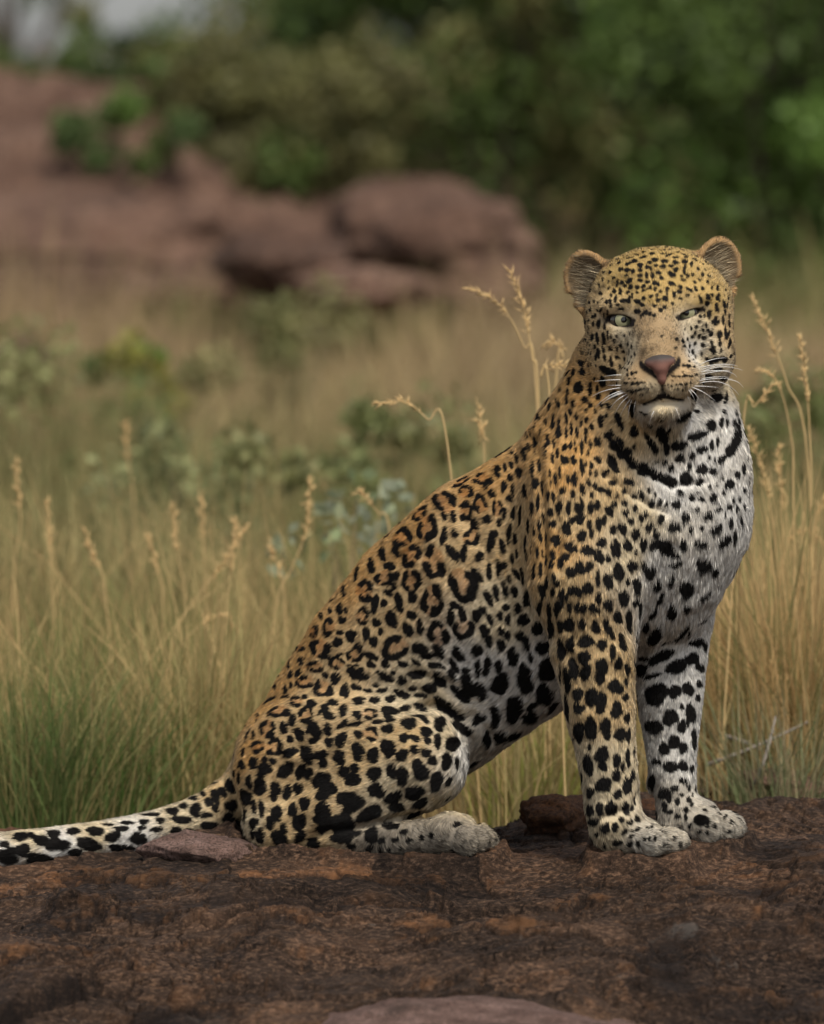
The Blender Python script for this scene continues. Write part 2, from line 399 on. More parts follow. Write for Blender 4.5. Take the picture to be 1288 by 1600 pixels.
# ================================================================ coat: marks read off the animal tile by tile (x y a b angle; r = broken ring with gap angle)
MARKS = [
(560, 680, 4.0, """r 645 290 62 34 -30 330;r 770 272 45 40 0 330;830 285 22 22;800 325 16 18;838 362 28 26;r 675 350 42 42 0 120;r 535 410 70 62 0 60;r 385 490 62 45 -40 230;r 675 475 38 62 10 180;r 760 425 40 62 -8 60;805 525 28 32;730 555 32 38 -20;r 712 635 52 54 0 300;r 870 455 34 50 10 90;915 490 16 36 5;882 545 20 28;910 320 20 42;950 265 22 24;968 340 16 45;945 395 24 24;1040 345 30 52 -5;1008 235 30 38;1105 300 25 38;870 225 22 42 -15;915 200 14 30;955 185 18 22;992 145 20 30;1040 115 18 52 -10;1065 75 15 30;1105 50 18 30;1110 110 12 35;1085 210 18 52;1130 190 12 50;960 105 18 25;540 505 22 28;595 510 20 38 -10;r 430 580 58 82 8 250;r 275 635 65 55 0 180;240 720 32 42 -15;260 555 30 24 -30;180 630 35 22 -45;r 330 755 52 72 20 225;r 475 795 62 105 -12 320;535 630 24 60 10;590 735 70 28 48;660 740 24 55 10;605 615 22 32 -10;830 670 24 80 8;850 615 26 26;902 700 20 55 -10;945 620 18 65 8;982 650 16 38 -8;970 490 18 40 10;1012 500 18 72 5;962 775 16 32;992 745 14 30;760 760 32 32;740 875 28 55 -35;818 855 20 55;880 835 20 55 -5;915 815 20 26;990 870 18 45 -30;1028 880 18 55 -5;r 655 940 75 112 -25 250;150 740 28 50;195 820 38 30;80 815 28 55;r 165 895 55 50 0 270;240 880 22 32;r 40 970 50 72 10 180;r 335 910 65 62 0 90;340 1010 34 40;r 465 1035 70 90 5 250;105 1055 26 60 10;190 985 30 24;160 1050 26 26;255 1045 28 62 -12;210 1150 38 58;r 30 1130 38 55 0 180;335 1125 36 28;310 1215 34 48 -20;388 1200 24 52;600 1065 30 28;580 1140 28 50;650 1120 26 50 -15;r 655 1215 62 65 0 270;r 500 1240 62 75 0 90;740 1130 26 48;780 1095 26 26;825 1155 22 40 -15;815 1020 22 62 -25;862 985 22 55 -12;920 965 20 50 -12;945 900 15 30;975 980 22 40 -10;1063 1015 27 58;925 1080 24 26;888 1130 22 30;938 1155 22 36;1000 1085 24 32;1035 1155 38 40;1128 1090 26 50;1120 1210 34 50;790 1225 34 45;895 1225 26 28;930 1255 22 30;1020 1260 34 34;1195 1105 18 55;1240 1090 20 52;1205 1215 22 52;1265 1200 28 36;1150 980 22 58 -5;1100 855 14 52;1140 840 14 45;1085 700 10 30;1045 680 22 55;1055 755 22 40;1120 730 10 40;1152 740 8 30;1062 570 18 45;1098 600 10 38;1132 560 12 45;1138 640 14 35;1175 650 8 55;1085 455 18 40;1122 420 12 55;1160 520 10 40;1150 320 8 60;1195 480 16 28;1220 385 12 40;1185 380 10 40;1255 450 22 40;1220 555 16 30;1195 560 8 25;1240 660 30 38;1215 750 18 30;1175 780 10 40;1205 810 16 26;1265 800 20 40;1230 910 18 45 -20;1180 920 14 45;1215 985 18 35;1270 1000 20 45;1215 145 12 35;1245 110 12 35;1185 30 14 40;1225 50 14 30;1170 90 10 60;1200 240 10 30;1235 270 12 40;1260 230 10 40;1270 350 14 25;1275 150 14 30;1205 295 8 14"""),
(360, 840, 4.0, """790 220 22 60 12;740 235 15 35 25;710 330 24 42;635 390 38 22 -30;620 455 20 22;570 490 22 30;500 520 15 25;685 445 22 42;722 455 15 22;700 515 28 24;r 615 560 36 60 0 0;685 595 22 20;672 655 32 34;755 615 34 44;r 525 585 40 45 20 200;495 570 15 20;r 560 695 65 58 0 290;r 435 690 45 40 -20 290;445 630 22 18 -30;375 690 12 25 20;445 768 30 26;425 845 32 20 -45;375 855 22 30 15;370 790 18 32 10;310 860 34 22 -10;330 780 25 12 -60;r 530 808 46 36 0 330;680 735 28 12 -20;r 660 780 48 40 0 40;805 680 26 26;r 780 735 52 42 0 280;880 740 50 24 25;880 795 38 22 25;972 790 32 26 20;r 1030 690 78 75 0 330;1185 695 52 38;1235 740 42 24;770 800 42 10;795 855 85 30 20;820 825 22 15;970 870 60 26 35;1020 845 22 16;1075 893 32 28;1080 790 35 24;1160 778 38 16 25;1170 855 60 32;1265 800 36 22;1280 860 20 30;r 465 905 52 42 10 330;595 860 26 22;658 880 32 42;r 580 950 58 52 0 290;715 960 36 42;785 935 35 22 20;860 957 32 16 10;910 922 26 16;950 955 38 18 -20;1075 978 52 28 25;1138 943 28 18;1188 985 40 20;1245 940 50 32 20;280 930 26 26;245 1015 50 22 -30;225 960 15 35 30;345 950 16 36;380 925 14 22;350 995 34 16 -10;r 410 1020 34 48 0 0;465 995 22 22;505 1040 32 34;805 1020 46 26;905 1018 34 26;1000 1010 38 24;640 1030 36 22;595 1080 30 45 -10;625 1115 40 24;708 1080 28 42;r 300 1085 68 40 0 300;r 475 1110 48 52 0 290;r 170 1130 34 55 20 180;795 1105 30 30;r 875 1100 45 34 10 180;1000 1080 62 28 8;1095 1065 38 22;1195 1065 62 22 30;1190 1120 55 24 20;700 1165 45 20 -35;775 1165 65 14 -12;930 1158 40 18;1000 1140 45 26 20;985 1195 40 30;1115 1155 48 38;r 232 1195 52 52 0 290;335 1190 28 42;390 1145 28 42;525 1195 42 45;610 1200 30 42;800 1225 30 30;r 878 1225 42 48 0 180;1225 1215 40 34;110 1230 18 50 20;145 1235 16 30;105 1170 15 30;430 1230 34 38;375 1260 25 25;850 600 24 45 8;915 530 28 32;940 585 20 28;895 650 32 32"""),
(360, 1130, 4.0, """r 170 148 44 38 0 340;r 275 148 52 55 10 180;525 108 45 22 -25;615 115 30 30;690 100 38 52 20;1085 92 32 32;1155 95 38 22 30;1150 165 32 28;1235 110 26 24;1225 185 32 32;1265 235 34 30;368 185 50 32 -30;475 190 42 48 20;80 185 16 35 10;30 190 18 40 15;145 250 30 45 5;565 200 50 30 -20;580 250 32 32;685 218 40 48;800 180 45 58 -15;893 200 42 48 -10;985 155 45 65 -8;1072 200 42 38;215 285 42 38;265 238 25 25;215 235 20 25;340 300 62 38 -30;375 260 30 26;440 300 30 58 30;487 315 34 36;70 265 30 30;30 315 20 25;55 345 18 30;115 370 22 45;190 405 42 55;282 425 38 62 10;358 435 26 58 12;428 412 34 40 25;570 355 70 42 -35;600 425 72 48 -25;715 305 42 36;780 280 34 28;765 352 58 42;900 315 52 44;915 420 56 48;1010 300 34 55;1072 330 45 60 10;1175 265 45 45;1200 320 52 42;730 470 72 48 -15;770 510 82 48 -25;1020 462 60 42 -20;1150 435 70 45 -10;1040 525 55 35;1190 505 50 32 -25;1265 390 20 40;465 500 34 48;390 540 30 52 12;150 525 18 40;195 535 22 52;570 525 55 32 -20;575 585 68 48 -20;290 565 36 56 -10;250 625 32 45 -5;435 620 50 55 15;870 565 85 48 -35;95 470 28 45 -20;20 515 25 40;90 570 22 45;35 630 50 32 15;145 625 28 38;185 705 34 48;140 690 15 40;310 725 50 62;335 660 24 40;705 640 75 48 -15;585 655 50 28 -20;1000 640 55 42;1150 575 50 38 -20;720 700 100 34 -8;880 690 42 58 30;440 715 50 28 -35;520 750 46 34 10;400 775 55 26;1030 730 30 16 -20;945 735 30 22 -20;1085 680 26 20;1115 730 22 18;1195 715 18 22;1255 700 18 20;940 795 18 18;995 795 10 14;870 785 28 22 -40;835 825 20 18;755 770 30 22;760 815 26 15;1060 785 8 10;680 820 30 14;905 830 20 10;215 805 35 18"""),
(640, 980, 4.954, """280 85 28 50 -10;230 185 40 62 -25;615 110 32 55;710 140 38 48;908 130 30 55 -15;380 210 38 72 -30;345 300 28 70 -35;445 350 36 52 -25;525 180 42 55;530 320 30 62;600 300 32 85 5;800 230 45 78 5;940 235 24 40;1040 165 62 55 -10;1070 335 78 85;690 310 34 60;705 440 72 85 15;895 410 62 120;1045 530 72 82;1110 620 60 30 -45;810 640 72 105 8;940 700 62 65;960 785 50 25 -35;665 690 38 105 -5;705 850 50 62 15;815 840 65 50 -25;600 875 38 60;550 500 50 75 -20;460 470 45 85 -35;550 700 48 45;400 520 110 38 40;240 375 52 30 25;330 375 28 50 -35;240 300 50 20 30;300 620 140 52 32;400 790 85 40 32;240 745 50 58;220 880 32 60;345 900 58 62 -10;290 1040 42 75;370 1055 18 55;215 1195 55 75 12;305 1200 25 40 25;450 990 30 40;490 1060 70 25 -30"""),
(780, 660, 2.8, """305 375 14 30;355 420 26 24 30;320 430 14 18;295 465 20 36 -20;250 515 24 26;310 545 28 24 30;290 590 18 20;312 660 22 20;345 375 16 26"""),
(840, 880, 4.6, """245 65 40 38;305 35 38 50 -10;368 25 30 42;435 110 20 60;512 130 34 65 -10;585 65 38 70 -22;362 180 40 52 -8;240 200 24 40;290 205 26 52 -25;440 255 22 50;512 305 36 45;622 255 42 55;650 140 18 32;680 20 36 45;760 20 25 42;810 75 34 52;715 165 34 55;858 165 32 50 10;235 320 22 40;175 275 18 70;210 250 12 40;290 320 28 38;335 328 22 38;410 330 45 34 30;578 390 32 52;655 420 28 80;695 290 18 30;738 330 22 70;100 475 28 60;165 460 28 45;232 440 38 62;322 438 30 45;418 460 32 55 -10;510 470 28 80 -25;175 620 34 85;242 590 32 58;350 565 55 52 20;465 585 36 48;540 640 26 52;608 575 28 65 -15;335 685 42 60;345 790 38 60;262 760 38 78 -5;465 740 48 55;450 825 42 48;580 725 30 48;215 840 30 90 -8;165 800 12 70;560 890 48 55;640 850 18 32;635 965 24 32;645 765 22 38;290 945 38 52;295 1045 42 48;385 965 45 72;455 1000 50 78;210 1045 28 95 -8;570 1055 38 60;645 1110 22 45;385 1190 52 80;495 1190 42 80;295 1220 40 75 -8;595 1230 42 45;655 1235 20 50;255 1275 25 25;1195 20 62 45;1275 70 25 40;1070 195 55 58;1205 235 55 20 -42;965 355 36 65 5;1070 335 20 35 15;960 130 20 50 15;880 265 20 55 25;835 370 20 55 28;780 465 25 50 25;840 545 70 45 -40;1190 415 65 28 -30;1040 510 80 25 -45;930 570 55 10 -20;1090 500 18 45 20;1150 570 52 35;1205 600 25 35;890 675 95 42 -28;770 690 45 20 -5;735 775 55 45 -10;820 815 70 20 -15;1000 745 85 48 -15;1115 690 50 48;1175 750 42 35 -10;850 945 98 72 -20;990 925 48 52;1085 905 45 52;1165 870 25 32;1155 970 25 30;955 1110 55 68 10;1105 1080 38 62 -8;1038 1035 18 25;1040 1175 34 55;825 1180 68 55;1125 1235 22 42;980 1270 45 35;1165 1150 12 50;1180 1050 10 40;995 15 50 25 -15"""),
(870, 1140, 4.293, """120 130 28 80 -8;222 118 16 25;305 170 50 55;308 245 32 38;210 240 38 68 -10;405 210 28 48;440 250 14 35;480 190 18 65;520 150 8 40;485 45 14 45;168 325 20 45;400 310 34 40;310 372 58 52;470 380 34 65 -8;510 310 18 45;222 425 28 40;410 435 32 35;365 530 40 50 -12;285 535 28 45;220 545 35 35;460 525 26 45;505 525 14 30;520 460 12 45;435 605 24 22;492 622 22 22;540 600 20 22;235 620 50 28 10;325 665 32 38;392 655 26 32;455 688 30 18 -35;545 670 18 18;510 685 20 10;500 718 22 10 -30;405 762 36 22;490 770 26 18 -35;545 768 15 24;430 820 12 12;590 735 12 18;620 735 12 20;660 735 12 22;610 660 18 10;640 650 10 18;790 730 12 16;830 775 10 20;720 770 10 25 15;690 690 30 6;320 780 14 18;270 705 20 15;720 130 40 45;785 90 40 48;850 122 34 38;925 70 22 70;665 215 35 25;765 250 60 38;850 245 34 40;908 260 16 35;640 355 34 60;720 430 40 45;790 395 35 22;850 345 30 20;888 390 14 26;930 390 12 25;838 438 18 14;810 485 18 32;885 470 18 24;912 440 10 16;755 465 25 30;725 520 20 40;868 540 18 24;865 590 15 25;905 500 14 12;815 580 25 18;760 555 25 15;965 605 55 42;895 650 14 20;1060 650 16 20;1010 650 16 14;960 690 12 16;1010 690 12 18;1135 578 10 14;1050 515 30 8 10;995 538 12 8;1175 615 12 16;1160 685 12 12;1100 520 14 8 20"""),
(900, 660, 4.6, """35 690 35 48 -10;98 735 18 45;115 800 18 40;110 610 25 45;155 595 24 35;45 590 15 55 -12;165 735 26 45;205 705 22 38;240 640 45 28 45;275 590 24 24;350 580 22 28;355 650 30 25;425 620 20 30;470 690 24 35 -15;505 660 18 28;395 712 25 28;268 770 30 35;335 765 30 52 -20;430 805 34 42 -10;45 820 40 42;185 865 34 42 -10;85 920 50 40;5 910 15 25;285 910 38 70 -15;370 885 34 55 -22;430 935 14 26;165 965 35 60 -15;232 980 24 32;485 880 28 48;550 890 28 40;580 805 26 36;535 750 38 28 -35;645 905 50 50;705 755 42 40;615 700 26 38 10;785 685 30 36;825 775 20 32;770 885 28 38;895 875 48 32;950 670 38 34 -40;1025 620 28 28;870 630 20 20;720 595 34 36;545 585 28 36 -10;610 575 22 25;655 590 14 24;905 765 20 25;1010 770 50 32 -42;1068 860 35 62 28;1140 835 18 55 10;1115 730 18 38;1185 710 12 40;1075 665 8 30;1105 610 18 30;1160 625 12 30;1210 610 12 28;1135 560 14 25;1180 555 14 24;1210 490 18 25;1240 520 10 30;1060 510 16 20;985 545 32 30;900 555 26 22;830 540 26 28;870 505 14 10;750 505 26 20;525 495 18 22;470 525 22 42 -15;570 520 10 25;960 465 16 16;1105 445 42 34 -10;1055 390 16 16;1165 380 25 28;1208 335 20 42;1245 420 12 28;1010 450 8 8;1230 255 10 30;790 410 52 45;685 430 45 40;880 425 28 40;905 340 42 45 -25;985 355 28 30;815 315 22 30;678 330 24 26;637 287 20 22;580 285 12 14;745 260 36 36;830 240 26 30;905 195 42 30 -20;978 165 18 38;1018 140 14 36;960 260 12 20;1000 270 8 14;648 195 28 40 -10;540 150 24 85 -28;625 100 38 70 -10;740 165 60 40;870 95 70 38 -15;1165 10 26 40;1168 70 36 50;1150 140 38 50 15;1110 205 36 50 35;1055 262 28 40 40;235 100 26 42 -30;275 165 34 45 -40;335 230 52 36 42;405 290 55 38 38;490 340 58 40 30;575 378 55 40 25;640 410 50 40 20;262 75 16 34 -30;320 145 24 45 -35;375 205 34 26 45"""),
(820, 560, 7.156, """640 60 45 40 -20;540 160 30 50 15;470 175 40 70 35;650 150 38 50;500 255 35 50 15;345 320 45 65 30;400 345 25 50;600 330 55 72;735 340 24 75;480 380 22 55;470 470 24 55;680 460 38 40;280 535 42 55 15;355 465 18 45;380 520 34 40;545 510 28 42;205 440 45 70 30;95 610 32 45 20;165 655 35 40;240 710 20 50;320 710 32 95 8;385 700 18 28;380 820 34 75;465 830 20 60;510 600 26 38;580 650 20 50;465 670 20 65 -10;520 790 18 75;635 720 18 38;585 825 22 60 -8;690 690 24 40;750 770 24 45 -15;685 820 24 48;735 520 28 35;690 580 22 30;790 580 18 45 -10;860 520 26 45 -8;940 530 28 38;850 700 36 80 -8;915 640 20 38;1055 700 36 110 -28;825 430 30 40;810 330 18 40;780 230 16 25;870 260 40 60 -15;930 140 100 50 20;1000 400 45 50;1200 590 42 80 -5;1230 820 55 65;820 930 50 52;110 780 18 65;60 820 18 50;175 820 16 40;20 850 25 50;450 990 34 48 10;515 970 20 50;560 940 12 45;575 1020 16 35;640 990 26 80;685 905 20 50;740 960 20 55;710 1060 20 40;455 1140 42 52;545 1140 36 52;640 1210 28 95 -10;685 1180 14 30;745 1195 24 45 -8;825 1135 50 38 35;990 1185 55 110 -32;930 1260 20 24;885 1300 30 45 -15;800 1290 18 45;735 1280 18 40;715 1385 26 45 -8;985 1395 45 42;1165 1385 62 45 15;560 1350 38 80 -8;490 1350 25 55;650 1465 32 75 -12;540 1520 32 50;440 1470 25 45;790 1430 30 40;860 1470 50 35 20;940 1500 36 42;1115 1490 36 36;755 1525 24 42;1035 1530 20 20;1220 1545 40 30;1225 990 24 30"""),
(0, 1180, 3.22, """370 382 35 20;480 382 48 24;570 410 48 26 -15;285 450 66 36;270 395 40 20;205 425 45 25;450 450 70 32 20;612 470 58 26;700 420 42 36;612 368 45 14;640 338 40 10;545 350 30 8;725 335 30 14;715 365 22 14;790 373 34 17;808 328 26 17;760 298 48 12;870 280 36 20;925 255 24 18;915 325 55 22;885 380 30 22;955 390 35 22;988 275 32 40;1040 303 32 18;1055 235 32 22;1085 268 20 26;975 215 28 16;1020 192 20 20;1085 205 25 42 -25;1120 185 22 30 -25;1070 375 55 38;1165 255 32 34;1150 320 32 30;1200 350 30 22;1158 155 28 40 -15;1235 300 20 36;1130 90 20 25 30;1080 140 30 18 -30;1180 92 20 20;1215 50 22 25;1205 115 14 30;1240 215 34 42 -15;105 405 45 22 -10;112 478 45 34;35 515 60 38;25 448 30 18;195 525 70 30;380 492 40 22;255 530 30 18;160 400 20 15;60 480 30 25"""),
(880, 370, 8.05, """700 330 35 22 -30;820 340 45 22 -20;900 305 45 24;840 265 60 12 -15;1010 255 50 20 -15;1120 210 40 25 -10;1155 290 42 32;1090 325 40 22;1260 310 32 28;1255 375 48 24;725 410 34 32;810 420 40 35;880 435 30 30;970 360 40 35;970 420 30 30;1060 385 34 28;1170 365 28 24;970 490 34 30;1050 490 24 45;1130 490 28 45;1205 455 38 24;1240 520 36 28;970 550 40 22;1060 570 30 24;1150 580 34 30;835 560 45 34 -45;850 635 38 34 -40;800 490 34 18 -30;690 570 18 40;740 580 20 24;780 620 18 18;680 610 14 22;935 635 40 26;1010 625 34 30;1010 675 20 20;1155 660 28 28;1095 640 18 24;1225 690 20 16;815 700 28 28;720 690 25 45;645 690 22 22;1105 750 28 28;1015 775 30 26;935 815 45 34;1000 860 34 26;840 770 18 30;755 805 45 30 -20;820 810 34 30;660 780 24 45 10;590 810 24 34;545 815 18 25;685 855 24 18;710 905 18 14;750 905 16 24;1195 805 24 26;1180 740 20 22;1265 775 22 24;1160 870 34 22;915 940 20 24;955 945 20 26;1050 950 20 26;1010 975 14 20;985 1000 14 18;1095 970 20 24;1145 990 18 20;1230 925 24 22;1275 890 15 25;470 925 18 42 15;560 950 16 40 10;515 980 14 35;400 995 18 38 12;370 1005 12 22;450 1095 28 62;380 1095 16 40;520 1130 20 50;545 1060 12 30;345 920 14 22;370 1250 22 40;425 1245 22 48;505 1235 22 45;1110 400 20 30;1195 600 20 20;870 740 14 40;930 700 14 18;1130 160 30 14;1260 170 40 10;1255 215 34 12;560 1200 14 40;1060 660 14 14;605 740 16 30;640 660 12 12;600 870 16 24"""),
(1020, 370, 8.05, """310 195 38 18;205 230 45 18 -20;290 262 50 14;140 215 40 10;160 310 40 24;290 325 42 28 25;400 315 40 28 15;400 225 40 18 20;420 260 34 14;130 380 40 25;235 370 30 25;295 415 34 34 35;405 385 24 40;400 450 20 34;240 475 55 40 40;240 590 50 32 20;440 495 20 24;490 345 22 34;365 500 18 18;390 545 26 18;345 635 24 26;330 695 40 28 35;460 670 55 22 25;530 570 28 18 40;540 655 24 40 -35;505 480 16 20;440 740 34 20;350 780 30 20;270 730 24 50;160 780 45 40;185 660 30 35;180 715 20 30;630 650 28 30;700 755 28 42 -15;745 730 24 18;815 775 28 38 -30;685 840 28 40;605 790 24 60 -10;640 910 18 45 -20;805 895 28 62 -12;710 975 34 55 8;900 850 22 60 -15;910 935 18 55 -10;885 1045 20 65;960 1085 20 60 -8;960 1000 14 50;790 1075 52 45;795 1030 22 40;845 1225 38 50;915 1200 22 75;960 1215 16 45;730 1220 26 30;695 1180 15 25;585 1065 26 30;600 1005 18 20;545 1135 26 28;485 1155 16 30;630 1175 16 30;670 1115 14 26;590 1240 20 30;500 1260 28 20;535 1210 14 25;640 1270 22 20;645 995 14 20;830 730 15 22;940 860 12 50;160 890 26 30;100 920 20 20;70 805 24 24;405 1165 12 12"""),
(900, 520, 8.05, """205 60 24 48;270 70 28 75 -10;350 75 26 75 -8;400 50 12 50;485 100 20 30;445 45 12 25;240 180 20 30;280 255 26 70 -8;345 210 22 50 -12;440 195 26 40 -10;360 310 24 50 -15;250 305 20 50;520 310 34 28 20;445 360 28 65 -10;165 245 24 45 10;570 165 16 24;520 200 20 30;600 235 20 16;515 45 12 20;555 425 14 35;740 275 16 30;650 465 14 16;615 450 16 14;650 530 18 20;705 505 20 20;755 498 14 14;670 575 9 10;740 575 10 10;640 632 40 14;720 635 26 16;775 632 24 16;825 625 22 12;870 622 10 10;660 725 30 12;710 740 22 14;765 728 24 16;810 715 18 14;855 705 14 12;915 705 10 10;962 685 10 12;995 655 8 8;935 635 8 8;815 785 14 10;850 775 10 8;890 745 8 10;740 835 30 14;1080 45 18 14;820 1000 28 16 25;870 1030 26 12;1090 1085 42 28;1070 1240 60 70;940 1175 30 34;1165 1220 22 40;1275 1090 25 60"""),
(1020, 520, 8.05, """500 55 24 28;585 45 20 35;640 65 28 24;730 15 26 25;840 30 36 45;930 40 30 50;970 130 28 60 12;845 130 28 48;740 130 25 30;632 158 34 30;755 215 48 55;860 220 18 30;610 265 20 32;440 85 18 22;380 105 22 26;465 170 24 22;400 170 26 16;500 240 18 24;290 190 20 14 -30;300 85 18 20;460 355 18 14;510 335 16 24;325 420 20 18;390 412 20 18;455 415 26 20;525 425 20 20;385 490 8 12;260 545 22 16;325 548 34 18;405 540 32 22;480 540 30 16;545 525 22 14 -20;360 645 34 12;420 640 24 12;490 615 30 12 -20;295 650 10 10;240 670 14 16;190 650 10 12;245 605 10 8;320 705 12 12;375 715 14 14;270 710 9 9;205 685 9 9;155 660 8 8;155 610 8 8;410 690 10 10;235 745 10 6;680 330 30 30;780 345 75 45 -20;900 335 50 48;820 465 60 25;690 540 75 20;890 575 50 30;700 580 50 12;640 640 60 25;545 300 12 20;510 760 70 60 30;530 840 40 30;800 810 85 60 20;925 820 34 80 8;400 1060 120 60 -30;550 985 45 25 20;730 1160 70 85;865 1130 34 70;935 1130 20 65;900 1000 18 25;1020 1130 28 50;1070 1080 16 90 -10;1050 1240 45 50;1010 860 14 40;1045 1000 20 40"""),
]
F3 = np.concatenate([F[:, [0, 1, 2]], F[:, [0, 2, 3]]])
bvh = BVHTree.FromPolygons([tuple(v) for v in V], [tuple(int(i) for i in q) for q in F3], all_triangles=True)
RIGHT = np.array([1.0, 0, 0])

def hit(px, py):
    """surface point of the animal seen at (px, py), or the nearest one when the ray just misses"""
    tgt = P(px, py, 0.0); d = unit(tgt - CAM)
    loc, nor, idx, dist = bvh.ray_cast(Vector(CAM), Vector(d))
    if loc is None:
        q = P(px, py, -0.1)
        loc, nor, idx, dist = bvh.find_nearest(Vector(q))
    i = F3[idx]
    n = unit(N[i].sum(0))
    return np.array(loc), n, d

SPOTS = []      # centre, normal, U, V (tangent semi-axes), is_ring, gap, phases
def add_spot(c, n, U, Vv, ring=False, gap=0.0):
    SPOTS.append((c, n, U, Vv, ring, gap, rng.uniform(0, 6.28, 4)))

for x0, y0, sc, txt in MARKS:
    for e in txt.split(';'):
        q = e.split(); ring = q[0] == 'r'
        if ring: q = q[1:]
        q = [float(v) for v in q]
        x, y, a, b = q[:4]; ang = math.radians(q[4]) if len(q) > 4 else 0.0
        gap = q[5] if len(q) > 5 else 0.0
        if max(a, b) / sc < 3.4: a *= 1.3; b *= 1.3
        c, n, d = hit(x0 + x / sc, y0 + y / sc)
        ax = []
        for k_, (r_, t_) in enumerate(((a, ang), (b, ang + math.pi / 2))):
            wv = (RIGHT * math.cos(t_) - UPV * math.sin(t_)) * (r_ / sc / PXM)
            dn = min(float(d @ n), -0.05)
            u = wv - d * (float(wv @ n) / dn)
            lim = 1.7 * np.linalg.norm(wv)
            l = np.linalg.norm(u)
            if l > lim: u *= lim / l
            ax.append(u)
        add_spot(c, n, ax[0], ax[1], ring, math.radians(gap) - ang)

# the sides turned away from us: the same kinds of marks, scattered with even spacing
vis = (N @ -FWD) > 0.12
ctr = np.array([s[0] for s in SPOTS])
cell = {}
def cell_add(p, r):
    cell.setdefault(tuple((p // 0.05).astype(int)), []).append((p, r))
for c_, s_ in zip(ctr, SPOTS): cell_add(c_, 0.5 * (np.linalg.norm(s_[2]) + np.linalg.norm(s_[3])))
headc = H(5, -30, -60)
def want(p):
    """spacing, half-length, half-width and ring chance by place"""
    hd = np.linalg.norm(p - headc) * PXM
    if hd < 150: return 0.019, 0.005, 0.0065, 0.0
    if p[0] > P(850, 0, 0)[0] and p[2] > 0.25: return 0.034, 0.008, 0.012, 0.0
    if p[2] < 0.09 and p[0] > P(690, 0)[0]: return 0.026, 0.007, 0.008, 0.0
    if p[0] > P(870, 0, 0)[0]: return 0.044, 0.012, 0.015, 0.0
    if p[0] < P(330, 0)[0]: return 0.04, 0.016, 0.010, 0.0
    return 0.055, 0.017, 0.019, 0.6
hv = np.linalg.norm(V - headc, axis=1) * PXM
order = rng.permutation(np.where(~vis | (V[:, 0] < P(-10, 0)[0]))[0])[:22000]
holes = rng.permutation(np.where(vis & (hv > 165) & (V[:, 0] < P(1020, 0)[0]))[0])[:9000]
for vi, seen in [(i, False) for i in order] + [(i, True) for i in holes]:
    p = V[vi]; sp, a, b, rc_ = want(p)
    if seen: sp *= 1.4; rc_ = 0.0; a *= 0.8; b *= 0.8
    k = tuple((p // 0.05).astype(int)); ok = True
    for dx in (-1, 0, 1):
        for dy in (-1, 0, 1):
            for dz in (-1, 0, 1):
                for q_, r_ in cell.get((k[0] + dx, k[1] + dy, k[2] + dz), ()):
                    if np.sum((q_ - p) ** 2) < (max(sp * 0.5 + r_ * 1.35, sp * 0.8)) ** 2: ok = False; break
                if not ok: break
            if not ok: break
        if not ok: break
    if not ok: continue
    n = N[vi]; u = unit(np.cross(n, rng.normal(size=3))); v_ = np.cross(n, u)
    ring = rng.random() < rc_
    s_ = (1.35 if ring else 1.0) * rng.uniform(0.85, 1.15)
    add_spot(p, n, u * a * s_, v_ * b * s_, ring, rng.uniform(0, 6.28))
    cell_add(p, max(a, b) * s_)
# small speckle filling crown, temples and cheeks
LHs = np.stack([(V - HO) @ HX, (V - HO) @ HU, (V - HO) @ HF], 1) * PXM
sp_ok = (hv < 165) & (LHs[:, 1] > -75) & (LHs[:, 2] > -150) & ~((np.abs(LHs[:, 0]) < 40) & (LHs[:, 1] < 16)) & (np.abs(LHs[:, 0]) < 118)
for eu_, ev_, ew_ in EYE: sp_ok &= np.hypot((LHs[:, 0] - eu_) / 34, (LHs[:, 1] - ev_) / 20) > 1
sp_ok &= ~((np.abs(LHs[:, 0] - 6) > 86) & (LHs[:, 1] > 34))
for vi in rng.permutation(np.where(sp_ok)[0])[:6000]:
    p = V[vi]; k = tuple((p // 0.05).astype(int)); ok = True
    for dx in (-1, 0, 1):
        for dy in (-1, 0, 1):
            for dz in (-1, 0, 1):
                for q_, r_ in cell.get((k[0] + dx, k[1] + dy, k[2] + dz), ()):
                    if np.sum((q_ - p) ** 2) < (0.0058 + r_ * 1.2) ** 2: ok = False; break
                if not ok: break
            if not ok: break
        if not ok: break
    if not ok: continue
    n = N[vi]; u = unit(np.cross(n, rng.normal(size=3))); v_ = np.cross(n, u); a = rng.uniform(0.0018, 0.0032)
    add_spot(p, n, u * a, v_ * a * rng.uniform(1.0, 1.8)); cell_add(p, a * 1.3)
print('spots', len(SPOTS))

